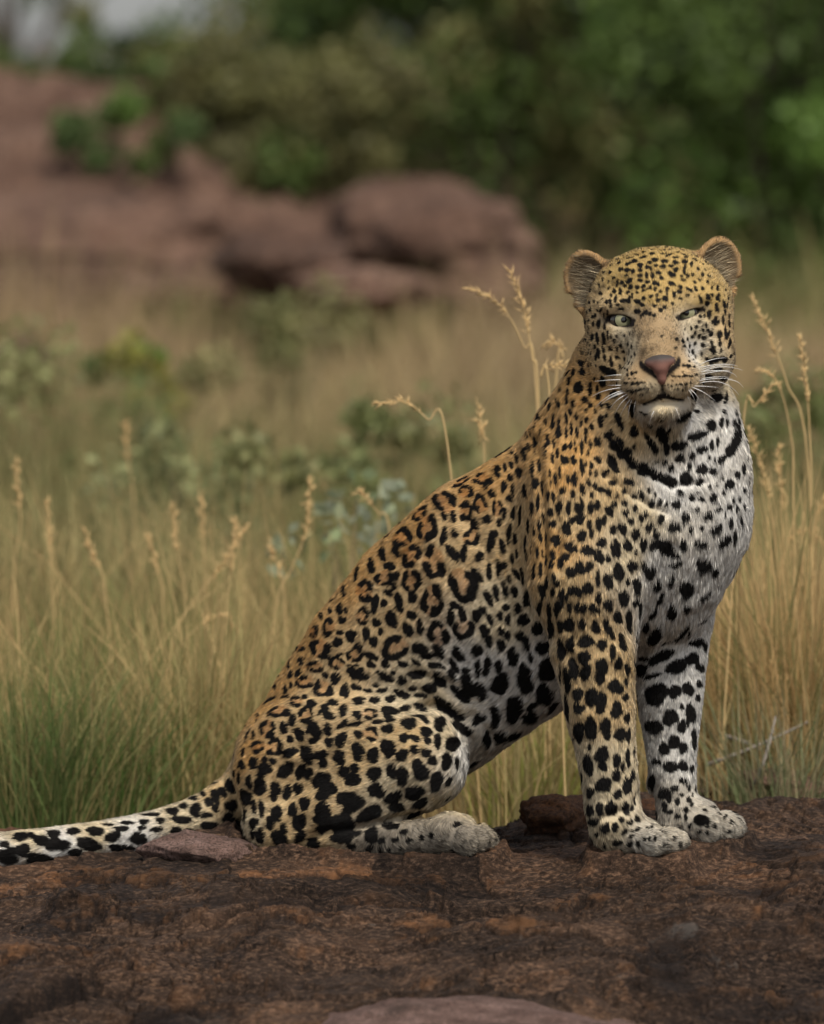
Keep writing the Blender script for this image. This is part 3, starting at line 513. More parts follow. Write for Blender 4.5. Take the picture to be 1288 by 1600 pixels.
def paint(Q, QN):
    """darkness of the marks and fill of the rings at points Q with normals QN"""
    dark = np.zeros(len(Q), np.float32); fill = np.zeros(len(Q), np.float32)
    cs = 0.02
    key = np.floor(Q / cs).astype(np.int64) + 1000
    h = (key[:, 0] * 4096 + key[:, 1]) * 4096 + key[:, 2]
    o = np.argsort(h, kind='stable'); hs = h[o]
    uq, st = np.unique(hs, return_index=True); en = np.append(st[1:], len(hs))
    look = {int(k): (a, b) for k, a, b in zip(uq, st, en)}
    for c, n, U, W, ring, gap, ph in SPOTS:
        r = 1.35 * max(np.linalg.norm(U), np.linalg.norm(W))
        i0 = np.floor((c - r) / cs).astype(int) + 1000; i1 = np.floor((c + r) / cs).astype(int) + 1000
        ids = [o[slice(*look[k])] for k in ((ix * 4096 + iy) * 4096 + iz for ix in range(i0[0], i1[0] + 1) for iy in range(i0[1], i1[1] + 1) for iz in range(i0[2], i1[2] + 1)) if k in look]
        if not ids: continue
        ids = np.concatenate(ids)
        q = Q[ids] - c
        dz = q @ n
        m = (np.abs(dz) < r * 0.9) & (QN[ids] @ n > 0.15)
        ids = ids[m]; q = q[m] - dz[m, None] * n
        if not len(ids): continue
        uu, ww, uw = U @ U, W @ W, U @ W
        det = max(uu * ww - uw * uw, 1e-14)
        qu, qw = q @ U, q @ W
        s = (qu * ww - qw * uw) / det; t = (qw * uu - qu * uw) / det
        rho = np.sqrt(s * s + t * t); th = np.arctan2(t, s)
        wob = (1.10 if ring else 1.02) + 0.09 * np.sin(2 * th + ph[0]) + 0.07 * np.sin(3 * th + ph[1]) + 0.05 * np.sin(5 * th + ph[2])
        soft = min(0.0016 / math.sqrt(math.sqrt(uu * ww)) , 0.5)
        d = np.clip((wob - rho) / soft + 0.5, 0, 1)
        if ring:
            inn = 0.44 + 0.10 * np.sin(2 * th + ph[3]) + 0.07 * np.sin(3 * th + ph[2])
            di = np.clip((inn - rho) / soft + 0.5, 0, 1)
            g = np.abs((th - gap + math.pi) % (2 * math.pi) - math.pi)
            gw = 0.42 + 0.2 * math.sin(ph[0])
            dg = np.clip((gw - g) * rho / soft + 0.5, 0, 1) * (rho > 0.2)
            g2 = np.abs((th - gap - 2.2 - ph[1] * 0.3 + math.pi) % (2 * math.pi) - math.pi)
            dg2 = np.clip((0.16 - g2) * rho / soft + 0.5, 0, 1) * (ph[1] > 2.2)
            fill[ids] = np.maximum(fill[ids], d)
            d = d * (1 - di) * (1 - dg) * (1 - dg2)
        dark[ids] = np.maximum(dark[ids], d)
    return dark, fill * (1 - dark)

# ---- ground colour of the coat
PAL = dict(O=(0.54, 0.315, 0.115), T=(0.58, 0.415, 0.215), C=(0.64, 0.53, 0.35), W=(0.75, 0.72, 0.665), G=(0.50, 0.45, 0.37),
           H=(0.29, 0.25, 0.195), Y=(0.47, 0.32, 0.115), N=(0.36, 0.25, 0.135), M=(0.50, 0.34, 0.18))
TONES = """O 900 600;O 850 680;O 880 740;O 760 750;O 640 830;O 560 900;O 480 1000;O 420 1100;O 390 1180;O 860 860;O 900 700;T 340 1240;
T 700 850;T 600 950;T 520 1050;T 450 1150;T 400 1230;T 800 850;T 880 920;T 920 1000;T 900 800;T 950 760;T 940 1100;T 560 1180;T 640 1150;T 480 1260;
C 650 1080;C 620 1230;C 780 960;C 950 1200;C 995 800;T 960 1050;C 700 1150;C 300 1270;C 730 1250;C 950 1290;C 985 870;
W 760 1050;W 800 1100;W 850 1050;W 725 1180;W 1050 760;W 1100 700;W 1150 800;W 1100 900;W 1040 960;W 1050 1020;W 1060 1100;W 1070 1180;W 1025 880;
W 200 1325;W 100 1335;W 5 1345;C 150 1300;C 40 1303;H 700 1300;H 650 1312;H 745 1300;G 1000 1315;G 1120 1285;H 600 1322;G 1060 1260;T 440 1310;C 390 1300;
Y 1020 410;Y 980 430;Y 1060 430;Y 1020 460;N 1025 520;N 1020 545;N 1005 500;T 940 500;T 940 540;T 960 560;C 975 528;C 1087 520;Y 1110 470;C 1110 560;T 1135 520;
M 1000 580;M 1055 585;C 1010 614;C 1055 615;C 1035 642;G 1015 652;G 1055 652;W 1080 660;T 960 640;O 930 620;C 1130 600;W 1140 650;T 990 670;C 1040 680;N 1045 540;W 1080 545;C 985 550"""
cp, cc = [], []
for e in TONES.replace('\n', '').split(';'):
    k_, x, y = e.split()
    c, n, d = hit(float(x), float(y))
    cp.append(c + n * 0.0); cc.append(PAL[k_])
    # the side turned away wears the same tones
    if np.linalg.norm(c - headc) * PXM > 230 and c[0] < P(1000, 0)[0]:
        cp.append(c + LAT * 2 * max(0.0, 0.11 - float((c - np.array([c[0], 0.0, c[2]])) @ LAT))); cc.append(PAL[k_])
cp.append(P(-250, 1350, 0.05)); cc.append(PAL['W'])
cp = np.array(cp); cc = np.array(cc)
def tone(Q):
    out = np.zeros((len(Q), 3)); 
    for i in range(0, len(Q), 40000):
        q_ = Q[i:i + 40000].astype(np.float32)
        d2 = sum((q_[:, a_, None] - cp[None, :, a_].astype(np.float32)) ** 2 for a_ in range(3)) + np.float32(1.2e-4)
        w_ = 1.0 / (d2 * d2)
        out[i:i + 40000] = (w_ @ cc) / w_.sum(1, keepdims=True)
    return out
base = tone(V)
bare = np.zeros(len(V)); dark_skin = np.zeros(len(V))     # where there is no fur; black lids and lips
hair_len = np.full(len(V), 0.0082)
hd = np.linalg.norm(V - headc, axis=1) * PXM
LH = np.stack([(V - HO) @ HX, (V - HO) @ HU, (V - HO) @ HF], 1) * PXM      # head coordinates
inhead = (LH[:, 2] > -175) & (LH[:, 1] > -175) & (np.abs(LH[:, 0]) < 150)
face = np.clip((150 - hd) / 30, 0, 1) * inhead
hair_len = hair_len * (1 - face) + (0.0045 + 0.0055 * np.clip((-LH[:, 2] - 30) / 60, 0, 1)) * face
muz = np.clip(1 - (np.linalg.norm((LH - [0, -80, 40]) / [70, 70, 60], axis=1) - 0.6) / 0.5, 0, 1) * inhead
hair_len = hair_len * (1 - muz) + 0.0032 * muz
ear_w = np.zeros(len(V)); ear_in = np.zeros(len(V)); ear_back = np.zeros(len(V))
EARS = []
for sg in (-1, 1):
    ea = unit(HF + HX * sg * 0.42 + HU * 0.1); es = unit(np.cross(HU + HX * sg * 0.35, ea)); eu = np.cross(ea, es)
    ec = H(sg * 100 + 6, 60, -88)
    q = (V - ec) * PXM
    lu, lv, lw = q @ es / 39, q @ eu / 50, q @ ea
    rr = np.sqrt(lu ** 2 + lv ** 2)
    on = (rr < 1.25) & (np.abs(lw) < 26) & ((LH[:, 0] - 6) * sg > 66)
    nf = N @ ea
    EARS.append((ec, es, eu, ea, sg))
    ear_w = np.where(on, np.maximum(ear_w, np.clip((1.25 - rr) / 0.2, 0, 1)), ear_w)
    ear_in = np.where(on & (rr < 0.88) & (nf > 0.1), np.clip((0.88 - rr) / 0.12, 0, 1), ear_in)
    ear_back = np.where(on & (nf < -0.15), 1.0, ear_back)
    base = np.where((on & (rr > 0.62))[:, None], np.array([0.40, 0.25, 0.115]), base)
ei = ear_in[:, None]
base = base * (1 - ei) + np.array([0.13, 0.092, 0.052]) * ei
base = np.where(ear_back[:, None] > 0, np.array([0.03, 0.025, 0.02]), base)
hair_len = np.where(ear_w > 0, 0.0055, hair_len)
for sg, (eu_, ev_, ew_) in zip((-1, 1), EYE):
    tl, u2 = np.array([1, 0.26 * sg]) / 1.033, np.array([-0.26 * sg, 1]) / 1.033
    qx, qy = LH[:, 0] - eu_, LH[:, 1] - (ev_ if sg < 0 else ev_ - 2)
    a_ = (qx * tl[0] + qy * tl[1]) / 18.5; b_ = (qx * u2[0] + qy * u2[1]) / (6.9 if sg < 0 else 4.4)
    rr = np.sqrt(a_ ** 2 + b_ ** 2); near = inhead & (LH[:, 2] > -45) & (LH[:, 2] < 30)
    lid = near * np.clip((1.55 - rr) / 0.25, 0, 1)
    dark_skin = np.maximum(dark_skin, lid)
    bare = np.maximum(bare, near * (rr < 1.25))
    hair_len = np.where(near & (rr < 2.2), 0.003, hair_len)
    pale = near * np.clip((2.2 - rr) / 0.3, 0, 1) * (1 - lid)
    base = base * (1 - 0.45 * pale[:, None]) + np.array([0.55, 0.45, 0.31]) * 0.45 * pale[:, None]
    # dark tear mark at the inner corner and dark outer corner
    tear = near * np.exp(-(((qx + sg * 21) / 6) ** 2 + ((qy + 9) / 11) ** 2)) + near * np.exp(-(((qx - sg * 22) / 7) ** 2 + ((qy - 4) / 5) ** 2))
    dark_skin = np.maximum(dark_skin, np.clip(tear * 1.15, 0, 0.85))
def near_seg(pts, rad):
    out = np.full(len(V), 9.0)
    for a, b in zip(pts[:-1], pts[1:]):
        ab = b - a; t = np.clip((V - a) @ ab / (ab @ ab), 0, 1)
        out = np.minimum(out, np.linalg.norm(V - a - t[:, None] * ab, axis=1))
    return np.clip((rad - out * PXM) / 3.0, 0, 1)
def near_uv(pts, rad, soft=2.5):
    out = np.full(len(V), 1e9)
    for (ax, ay), (bx, by) in zip(pts[:-1], pts[1:]):
        t = np.clip(((LH[:, 0] - ax) * (bx - ax) + (LH[:, 1] - ay) * (by - ay)) / ((bx - ax) ** 2 + (by - ay) ** 2), 0, 1)
        out = np.minimum(out, np.hypot(LH[:, 0] - ax - t * (bx - ax), LH[:, 1] - ay - t * (by - ay)))
    return np.clip((rad - out) / soft, 0, 1) * (LH[:, 2] > 12) * inhead
lips = near_uv([(0, -92), (0, -118)], 3.6)
lips = np.maximum(lips, near_uv([(-5, -120), (5, -120)], 6.5))
for sg in (-1, 1):
    lips = np.maximum(lips, near_uv([(0, -119), (sg * 15, -126)], 5.0))
    lips = np.maximum(lips, near_uv([(sg * 15, -126), (sg * 30, -131)], 3.8))
lips = np.maximum(lips, near_seg([H(-36, -66, 66), H(-18, -82, 78), H(0, -96, 80), H(18, -82, 78), H(36, -60, 64)], 5.0))
for sg in (-1, 1):
    lips = np.maximum(lips, near_seg([H(sg * 13, -82, 80), H(sg * 24, -75, 76), H(sg * 34, -64, 66)], 7.0))
dark_skin = np.maximum(dark_skin, lips)
bare = np.maximum(bare, lips > 0.5)
hair_len = np.where(lips > 0.01, 0.0015, hair_len)
_lp = np.maximum(near_uv([(-30, -131), (-15, -126), (0, -119), (15, -126), (30, -131)], 13.0), near_uv([(0, -92), (0, -118)], 10.0))
hair_len = np.where(_lp > 0, np.minimum(hair_len, 0.0018), hair_len)
# longer hair on belly, chest, tail and the cheeks
belly = np.clip(-N[:, 2] - 0.1, 0, 1) * (V[:, 2] > 0.10)
hair_len += 0.006 * belly * (1 - face)
chest = np.exp(-(np.linalg.norm(V - P(1080, 830, -0.22), axis=1) / 0.12) ** 2)
hair_len += 0.004 * chest
hair_len = np.where(V[:, 2] < P(0, 1225)[2], np.minimum(hair_len, 0.010), hair_len)
# ---------------------------------------------------------------- skin, fur, eyes, nose, whiskers
dk, fl = paint(V, N)
ZONE = (0.35, 0.75, 1.0)
def coat_colour(b, d, f_, ds):
    c = b * (1 - 0.36 * f_[:, None] * np.array(ZONE))
    c = c * (1 - d[:, None]) + np.array([0.0065, 0.0055, 0.0048]) * d[:, None]
    return c * (1 - ds[:, None]) + np.array([0.014, 0.011, 0.010]) * ds[:, None]
earm = 1 - np.clip(ear_w * 2, 0, 1)
skin_col = coat_colour(base, dk * earm, fl, dark_skin)
m_skin, nt, b_ = new_mat('leopard_skin')
at = nt.nodes.new('ShaderNodeAttribute'); at.attribute_name = 'coat'
nt.links.new(at.outputs['Color'], b_.inputs['Base Color'])
b_.inputs['Roughness'].default_value = 0.75
b_.inputs['Specular IOR Level'].default_value = 0.1
leo = mesh_obj('leopard', V, F, m_skin)
set_color_attr(leo.data, 'coat', skin_col * 0.85)
tag(leo, 'spotted leopard sitting upright on the rock, tail stretched out behind, face turned to us', 'leopard')

# flow of the coat: along the body from the head back, down the legs, out along the tail
FLOW = [(P(1000, 620, -0.12), P(900, 760, -0.08), .16), (P(900, 760, -0.06), P(700, 930, 0.04), .2), (P(700, 930, 0.04), P(500, 1150, 0.12), .2), (P(500, 1150, 0.12), P(400, 1250, 0.14), .14),
        (P(1060, 650, -0.15), P(1060, 800, -0.15), .14), (P(1060, 800, -0.15), P(1045, 960, -0.08), .14), (P(910, 760, -0.2), P(925, 1000, -0.2), .12), (P(925, 1000, -0.2), P(955, 1280, -0.2), .07),
        (P(1050, 950, -0.03), P(1058, 1260, -0.05), .07), (P(960, 1290, -0.2), P(1070, 1312, -0.23), .05), (P(1060, 1275, -0.055), P(1150, 1295, -0.1), .05),
        (P(640, 1150, -0.05), P(520, 1200, 0.0), .13), (P(680, 1200, -0.06), P(440, 1290, 0.0), .09), (P(430, 1303, 0.0), P(760, 1310, -0.14), .045), (P(800, 1060, 0.0), P(720, 1140, 0.06), .13)]
FLOW += [(a[0], b[0], .06) for a, b in zip(TAIL[:-1], TAIL[1:])]
D = np.zeros_like(V)
for a, b, r_ in FLOW:
    ab = b - a; t = np.clip((V - a) @ ab / (ab @ ab), 0, 1)
    dd = np.linalg.norm(V - a - t[:, None] * ab, axis=1)
    D += ((r_ / (dd + 0.01)) ** 5)[:, None] * unit(ab)
D /= np.linalg.norm(D, axis=1, keepdims=True) + 1e-12
# on the head it parts from the nose: up over the crown, back over the cheeks, down the chin
hdir = V - H(0, -58, 75)
hdir = hdir / (np.linalg.norm(hdir, axis=1, keepdims=True) + 1e-9) - HF * 0.5
hw = np.clip((175 - hd) / 40, 0, 1)[:, None] * inhead[:, None]
D = D * (1 - hw) + hdir * hw
for ec, es, eu, ea, sg in EARS:
    on = ((np.linalg.norm(V - ec, axis=1) * PXM < 62) & (ear_w > 0))[:, None]
    out_ = unit(eu * 0.8 + es * 0.0) + 0 * V
    D = np.where(on, (V - ec) / (np.linalg.norm(V - ec, axis=1, keepdims=True) + 1e-6) * 0.8 + eu * 0.5, D)
D -= N * np.sum(D * N, 1, keepdims=True)
D /= np.linalg.norm(D, axis=1, keepdims=True) + 1e-9

def vnoise(Q, s, seed):
    r_ = np.random.default_rng(seed); o_ = np.zeros(len(Q))
    for _ in range(4):
        k_ = r_.normal(size=3) * s; o_ += np.sin(Q @ k_ + r_.uniform(0, 6.28))
    return o_ / 2.0
NH = 580000
tri = F3
va, vb, vc = V[tri[:, 0]], V[tri[:, 1]], V[tri[:, 2]]
area = 0.5 * np.linalg.norm(np.cross(vb - va, vc - va), axis=1)
fc = (N[tri].sum(1) / 3) @ -FWD
wt = area * np.where(fc > -0.25, 1.0, 0.3)
hm = (face * 1.0)[tri].mean(1)
wt = wt * (1 + 1.6 * hm + 1.2 * muz[tri].mean(1))
wt[(bare[tri].max(1) > 0)] = 0
ti = rng.choice(len(tri), NH, p=wt / wt.sum())
r1 = np.sqrt(rng.random(NH)); r2 = rng.random(NH)
bw = np.stack([1 - r1, r1 * (1 - r2), r1 * r2], 1)
def ip(A):
    T = A[tri[ti]]
    return np.einsum('ij,ij...->i...', bw, T)
root = ip(V); hn = ip(N); hn /= np.linalg.norm(hn, axis=1, keepdims=True)
hdirn = ip(D); L = ip(hair_len)
d0, f0 = paint((root + hdirn * (L * 0.5)[:, None]), hn)
eaw = ip(ear_w); d0 = np.where(eaw > 0.5, 0, d0)
hc = coat_colour(ip(base), (d0 > rng.uniform(0.25, 0.75, NH)).astype(float), f0, ip(dark_skin))
val = rng.normal(1.0, 0.13, NH).clip(0.6, 1.5)
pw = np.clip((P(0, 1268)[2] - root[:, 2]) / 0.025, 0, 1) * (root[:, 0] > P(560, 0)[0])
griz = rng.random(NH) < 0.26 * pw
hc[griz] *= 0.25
fore = rng.random(NH) < 0.10
hc[fore] *= 0.62
pale_t = rng.random(NH) < 0.10
hc = hc * val[:, None]
clump = 1 + 0.10 * np.sin(root @ np.array([310., 170., 240.]) + 2 * np.sin(root @ np.array([90., 210., 130.]))) + 0.07 * np.sin(root @ np.array([-520., 340., 610.]))
hc = hc * clump[:, None]
agouti = (rng.random(NH) < 0.20) & (ip(face) > 0.3)
hc[agouti] *= 0.35
mot = np.clip(0.5 + vnoise(root, 420, 11) + 0.6 * vnoise(root, 900, 12), 0, 1)
scar = ip(face) * ip((np.abs(LH[:, 0]) < 48) * (LH[:, 1] < 25) * (LH[:, 1] > -62) * 1.0)
hc *= (1 - 0.45 * mot * scar)[:, None]
hc[pale_t & (d0 < 0.2)] = hc[pale_t & (d0 < 0.2)] * 0.75 + np.array([0.6, 0.55, 0.45]) * 0.25
side = np.cross(hn, hdirn)
swirl = 0.16 * vnoise(root, 60, 1) + 0.10 * vnoise(root, 160, 2) + rng.normal(0, 0.10, NH)
dirv = hdirn + side * swirl[:, None]
dirv /= np.linalg.norm(dirv, axis=1, keepdims=True)
lift = np.clip(0.34 + 0.12 * vnoise(root, 120, 3) + rng.normal(0, 0.10, NH), 0.08, 0.9)
L = L * np.clip(1 + 0.15 * vnoise(root, 90, 4) + rng.normal(0, 0.14, NH), 0.5, 1.6)
# pale tufts inside the ears lie across the cup
ein = ip(ear_in)
tuft = ein > 0.3
for ec, es, eu, ea, sg in EARS:
    mk = tuft & (np.linalg.norm(root - ec, axis=1) * PXM < 65)
    ii = np.where(mk)[0]
    keep = (rng.random(len(ii)) < 0.20) & (((root[ii] - ec) @ HX) * sg * PXM < 14)
    t_ = ii[keep]
    dirv[t_] = HX * (-0.0) + (-(es) * (1 if sg > 0 else -1) * np.sign((es @ HX) * (1 if sg > 0 else -1)))[None] * 0 + (HX * sg)[None] * 0.9 + (eu * 0.3)[None] + rng.normal(0, 0.18, (len(t_), 3))
    L[t_] = rng.uniform(0.009, 0.021, len(t_)); lift[t_] = rng.uniform(0.25, 0.6, len(t_))
    hc[t_] = np.array([0.52, 0.42, 0.27]) * rng.uniform(0.3, 1.15, len(t_))[:, None]
    L[ii[~keep]] = 0.004
guard = rng.random(NH) < 0.14
L = np.where(guard, L * 1.18, L)
gt = rng.random(NH)
hc = hc * np.where(guard, np.where(gt < 0.5, 0.62, 1.32), 1.0)[:, None]
K = 4
pos = np.zeros((NH, K, 3), np.float32)
for k in range(K):
    t = k / (K - 1)
    up = lift * (t - 0.42 * t * t)
    pos[:, k] = root - hn * 0.0006 + (dirv * (t * np.sqrt(np.clip(1 - lift ** 2, 0.1, 1)))[:, None] + hn * up[:, None]) * L[:, None]
hcv = bpy.data.hair_curves.new('fur')
hcv.add_curves([K] * NH)
hcv.attributes['position'].data.foreach_set('vector', pos.ravel())
rad = hcv.attributes.get('radius') or hcv.attributes.new('radius', 'FLOAT', 'POINT')
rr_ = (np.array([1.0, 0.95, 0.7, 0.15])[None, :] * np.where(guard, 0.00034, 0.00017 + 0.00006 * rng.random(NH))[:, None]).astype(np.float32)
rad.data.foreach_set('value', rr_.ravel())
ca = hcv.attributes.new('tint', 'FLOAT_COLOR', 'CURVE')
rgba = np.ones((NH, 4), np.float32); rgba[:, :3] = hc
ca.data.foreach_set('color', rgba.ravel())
na = hcv.attributes.new('skin_normal', 'FLOAT_VECTOR', 'CURVE')
jn = hn + rng.normal(0, 0.26, (NH, 3)) + side * (0.35 * vnoise(root, 260, 21))[:, None] - hdirn * (0.25 * vnoise(root, 330, 22))[:, None]
jn /= np.linalg.norm(jn, axis=1, keepdims=True)
na.data.foreach_set('vector', jn.astype(np.float32).ravel())
m_fur = bpy.data.materials.new('leopard_fur'); m_fur.use_nodes = True
nt = m_fur.node_tree; nt.nodes.clear()
out = nt.nodes.new('ShaderNodeOutputMaterial')
a1 = nt.nodes.new('ShaderNodeAttribute'); a1.attribute_name = 'tint'
a2 = nt.nodes.new('ShaderNodeAttribute'); a2.attribute_name = 'skin_normal'
df = nt.nodes.new('ShaderNodeBsdfDiffuse')
hb = nt.nodes.new('ShaderNodeBsdfHair'); hb.component = 'Reflection'
hb.inputs['RoughnessU'].default_value = 0.35; hb.inputs['RoughnessV'].default_value = 0.6
hb.inputs['Color'].default_value = (0.5, 0.5, 0.5, 1)
mx = nt.nodes.new('ShaderNodeMixShader'); mx.inputs[0].default_value = 0.022
nt.links.new(a1.outputs['Color'], df.inputs['Color'])
nt.links.new(a2.outputs['Vector'], df.inputs['Normal'])
nt.links.new(df.outputs[0], mx.inputs[1]); nt.links.new(hb.outputs[0], mx.inputs[2])
nt.links.new(mx.outputs[0], out.inputs['Surface'])
hcv.materials.append(m_fur)
fur = bpy.data.objects.new('fur', hcv)
COL.objects.link(fur); fur.parent = leo
fur['kind'] = 'stuff'

def cap(c, axis, r, ang0, n=28, rings=8, ripple=0.0):
    """piece of a sphere around axis, out to angle ang0"""
    axis = unit(axis); s1 = unit(np.cross(axis, (0.1, 0.3, 1))); s2 = np.cross(axis, s1)
    vs = [c + axis * r]; fs = []
    for i in range(1, rings + 1):
        a = ang0 * i / rings
        for j in range(n):
            b = 2 * math.pi * j / n
            vs.append(c + r * (axis * math.cos(a) + (s1 * math.cos(b) + s2 * math.sin(b)) * math.sin(a)))
    for j in range(n):
        fs.append((0, 1 + j, 1 + (j + 1) % n))
    for i in range(rings - 1):
        for j in range(n):
            a = 1 + i * n + j; b = 1 + i * n + (j + 1) % n
            fs.append((a, a + n, b + n, b))
    return vs, fs
m_scl = plain_mat('eye_dark_white', (0.06, 0.05, 0.04), 0.12, 0.5)
m_pup = plain_mat('pupil', (0.004, 0.004, 0.004), 0.08, 0.5)
m_iris, nt, b_ = new_mat('iris')
tx = nt.nodes.new('ShaderNodeTexNoise'); tx.inputs['Scale'].default_value = 900; tx.inputs['Detail'].default_value = 3
rp = nt.nodes.new('ShaderNodeValToRGB')
rp.color_ramp.elements[0].color = (0.14, 0.135, 0.07, 1); rp.color_ramp.elements[1].color = (0.34, 0.33, 0.20, 1)
rp.color_ramp.elements[0].position = 0.3; rp.color_ramp.elements[1].position = 0.7
nt.links.new(tx.outputs[0], rp.inputs[0]); nt.links.new(rp.outputs[0], b_.inputs['Base Color'])
b_.inputs['Roughness'].default_value = 0.12; b_.inputs['Specular IOR Level'].default_value = 0.3
m_limb = plain_mat('iris_rim', (0.012, 0.012, 0.010), 0.12, 0.5)
GAZE = [unit(HF + HX * 0.19 + HU * 0.06), unit(HF - HX * 0.12 + HU * 0.04)]
for (u, v, w_), g in zip(EYE, GAZE):
    c = H(u, v, w_)
    vs, fs = cap(c, HF, R(EYR), math.pi * 0.98, 32, 18)
    e = mesh_obj('eye', vs, fs, m_scl, leo)
    vs, fs = cap(c, g, R(EYR) + 0.0003, 0.84, 32, 6); mesh_obj('iris_rim', vs, fs, m_limb, e)
    vs, fs = cap(c, g, R(EYR) + 0.0006, 0.71, 32, 8); mesh_obj('iris', vs, fs, m_iris, e)
    vs, fs = cap(c, g, R(EYR) + 0.0009, 0.24, 20, 4); mesh_obj('pupil', vs, fs, m_pup, e)
# nose pad
nf = Field(H(0, -70, 70) - 0.07, H(0, -70, 70) + 0.07, 0.0014)
def nel(u, v, w, a, b, c, k=0.006, cut=False): nf.ell(H(u, v, w), (R(a), R(b), R(c)), (HX, HU, HF), k, cut)
nel(0, -67, 72, 18, 11.5, 18)
nel(0, -76, 77, 14, 12.5, 14)
nel(0, -90, 76, 8, 13, 10)
for sg in (-1, 1):
    nel(sg * 14.5, -68.5, 69, 10.5, 8, 15, 0.008)
    nf.chain([(H(sg * 9, -86, 91), R(1.8)), (H(sg * 15, -80, 90), R(3.8)), (H(sg * 24, -73, 83), R(3.0)), (H(sg * 32, -64, 68), R(2))], k=0.003, cut=True)
nf.cone(H(0, -82, 93), H(0, -104, 88), R(0.8), R(1.0), 0.003, cut=True)
nV, nF = nf.mesh(); nV = smooth_verts(nV, nF, 2)
nl = np.stack([(nV - HO) @ HX, (nV - HO) @ HU, (nV - HO) @ HF], 1) * PXM
t = np.clip((nl[:, 1] + 72) / 10, 0, 1)[:, None]
ncol = np.array([0.20, 0.095, 0.072]) * (1 - t) + np.array([0.055, 0.045, 0.041]) * t
edge = np.clip((np.abs(nl[:, 0]) - 17 - (nl[:, 1] + 80) * 0.25) / 6, 0, 1)[:, None] * (nl[:, 1] < -66)[:, None]
ncol = ncol * (1 - edge) + np.array([0.012, 0.009, 0.008]) * edge
for sg in (-1, 1):
    nost = np.exp(-(((nl[:, 0] - sg * 17) / 6) ** 2 + ((nl[:, 1] + 79) / 4.5) ** 2))[:, None].clip(0, 1)
    ncol = ncol * (1 - nost) + np.array([0.008, 0.006, 0.006]) * nost
m_nose, nt, b_ = new_mat('nose_leather')
at = nt.nodes.new('ShaderNodeAttribute'); at.attribute_name = 'leather'
nt.links.new(at.outputs['Color'], b_.inputs['Base Color'])
b_.inputs['Roughness'].default_value = 0.6
b_.inputs['Specular IOR Level'].default_value = 0.25
vo = nt.nodes.new('ShaderNodeTexVoronoi'); vo.inputs['Scale'].default_value = 700
bp = nt.nodes.new('ShaderNodeBump'); bp.inputs['Strength'].default_value = 0.25; bp.inputs['Distance'].default_value = 0.0006
nt.links.new(vo.outputs['Distance'], bp.inputs['Height']); nt.links.new(bp.outputs[0], b_.inputs['Normal'])
nose = mesh_obj('nose', nV, nF, m_nose, leo)
nose['label'] = 'pink nose pad with grey top'
set_color_attr(nose.data, 'leather', ncol)

def tube(pts, r0, r1, n=5):
    pts = [np.array(p, float) for p in pts]; vs, fs = [], []
    for i, p in enumerate(pts):
        d = unit(pts[min(i + 1, len(pts) - 1)] - pts[max(i - 1, 0)])
        s1 = unit(np.cross(d, (0.31, 0.2, 0.93))); s2 = np.cross(d, s1)
        r = r0 + (r1 - r0) * i / (len(pts) - 1)
        for j in range(n):
            b = 2 * math.pi * j / n
            vs.append(p + r * (s1 * math.cos(b) + s2 * math.sin(b)))
    for i in range(len(pts) - 1):
        for j in range(n):
            a = i * n + j; b = i * n + (j + 1) % n
            fs.append((a, b, b + n, a + n))
    fs.append(tuple(range(n))[::-1]); fs.append(tuple(range((len(pts) - 1) * n, len(pts) * n)))
    return vs, fs
def bez(a, b, c, n=9):
    return [a * (1 - t) ** 2 + 2 * b * t * (1 - t) + c * t * t for t in np.linspace(0, 1, n)]
m_whisk = plain_mat('whisker_white', (0.82, 0.81, 0.78), 0.35, 0.5)
WH = []
for x0, y0, sc, rows in ((900, 520, 8.05, "580 530 470 525 355 550;570 590 400 590 230 612;580 660 500 660 400 660;580 690 330 710 190 810;600 725 380 770 250 940;620 740 450 770 350 880;660 765 500 830 430 960;680 790 560 860 490 1020;700 820 610 920 560 1040;710 830 660 950 655 1080;760 840 720 950 735 1020;640 745 420 800 320 900;1000 950 940 1060 920 1160"),
                         (1020, 520, 8.05, "590 400 760 310 930 315;600 470 780 400 970 405;610 500 850 370 1130 470;600 525 800 480 980 470;600 585 780 540 960 560;980 555 1080 580 1140 690;560 610 760 560 1000 580;570 640 900 540 1085 780;500 670 680 670 830 690;470 680 640 720 790 860;450 700 560 760 590 870;440 710 500 760 540 870;430 790 455 830 470 860;600 490 1000 440 1060 560;590 440 900 360 1070 420;270 900 310 1000 350 1100")):
    for e in rows.split(';'):
        q = [float(v) for v in e.split()]
        (ax, ay, bx, by, cx, cy) = [ (x0 if i % 2 == 0 else y0) + q[i] / sc for i in range(6)]
        pa, n_, d_ = hit(ax, ay)
        ya = pa[1]; sgn = -1 if x0 == 900 else 1
        pb = P(bx, by, ya - 0.012); pc = P(cx, cy, ya + 0.015)
        vs, fs = tube(bez(pa + d_ * 0.004, pb, pc, 10), 0.00055, 0.00016)
        mesh_obj('whisker', vs, fs, m_whisk, leo)
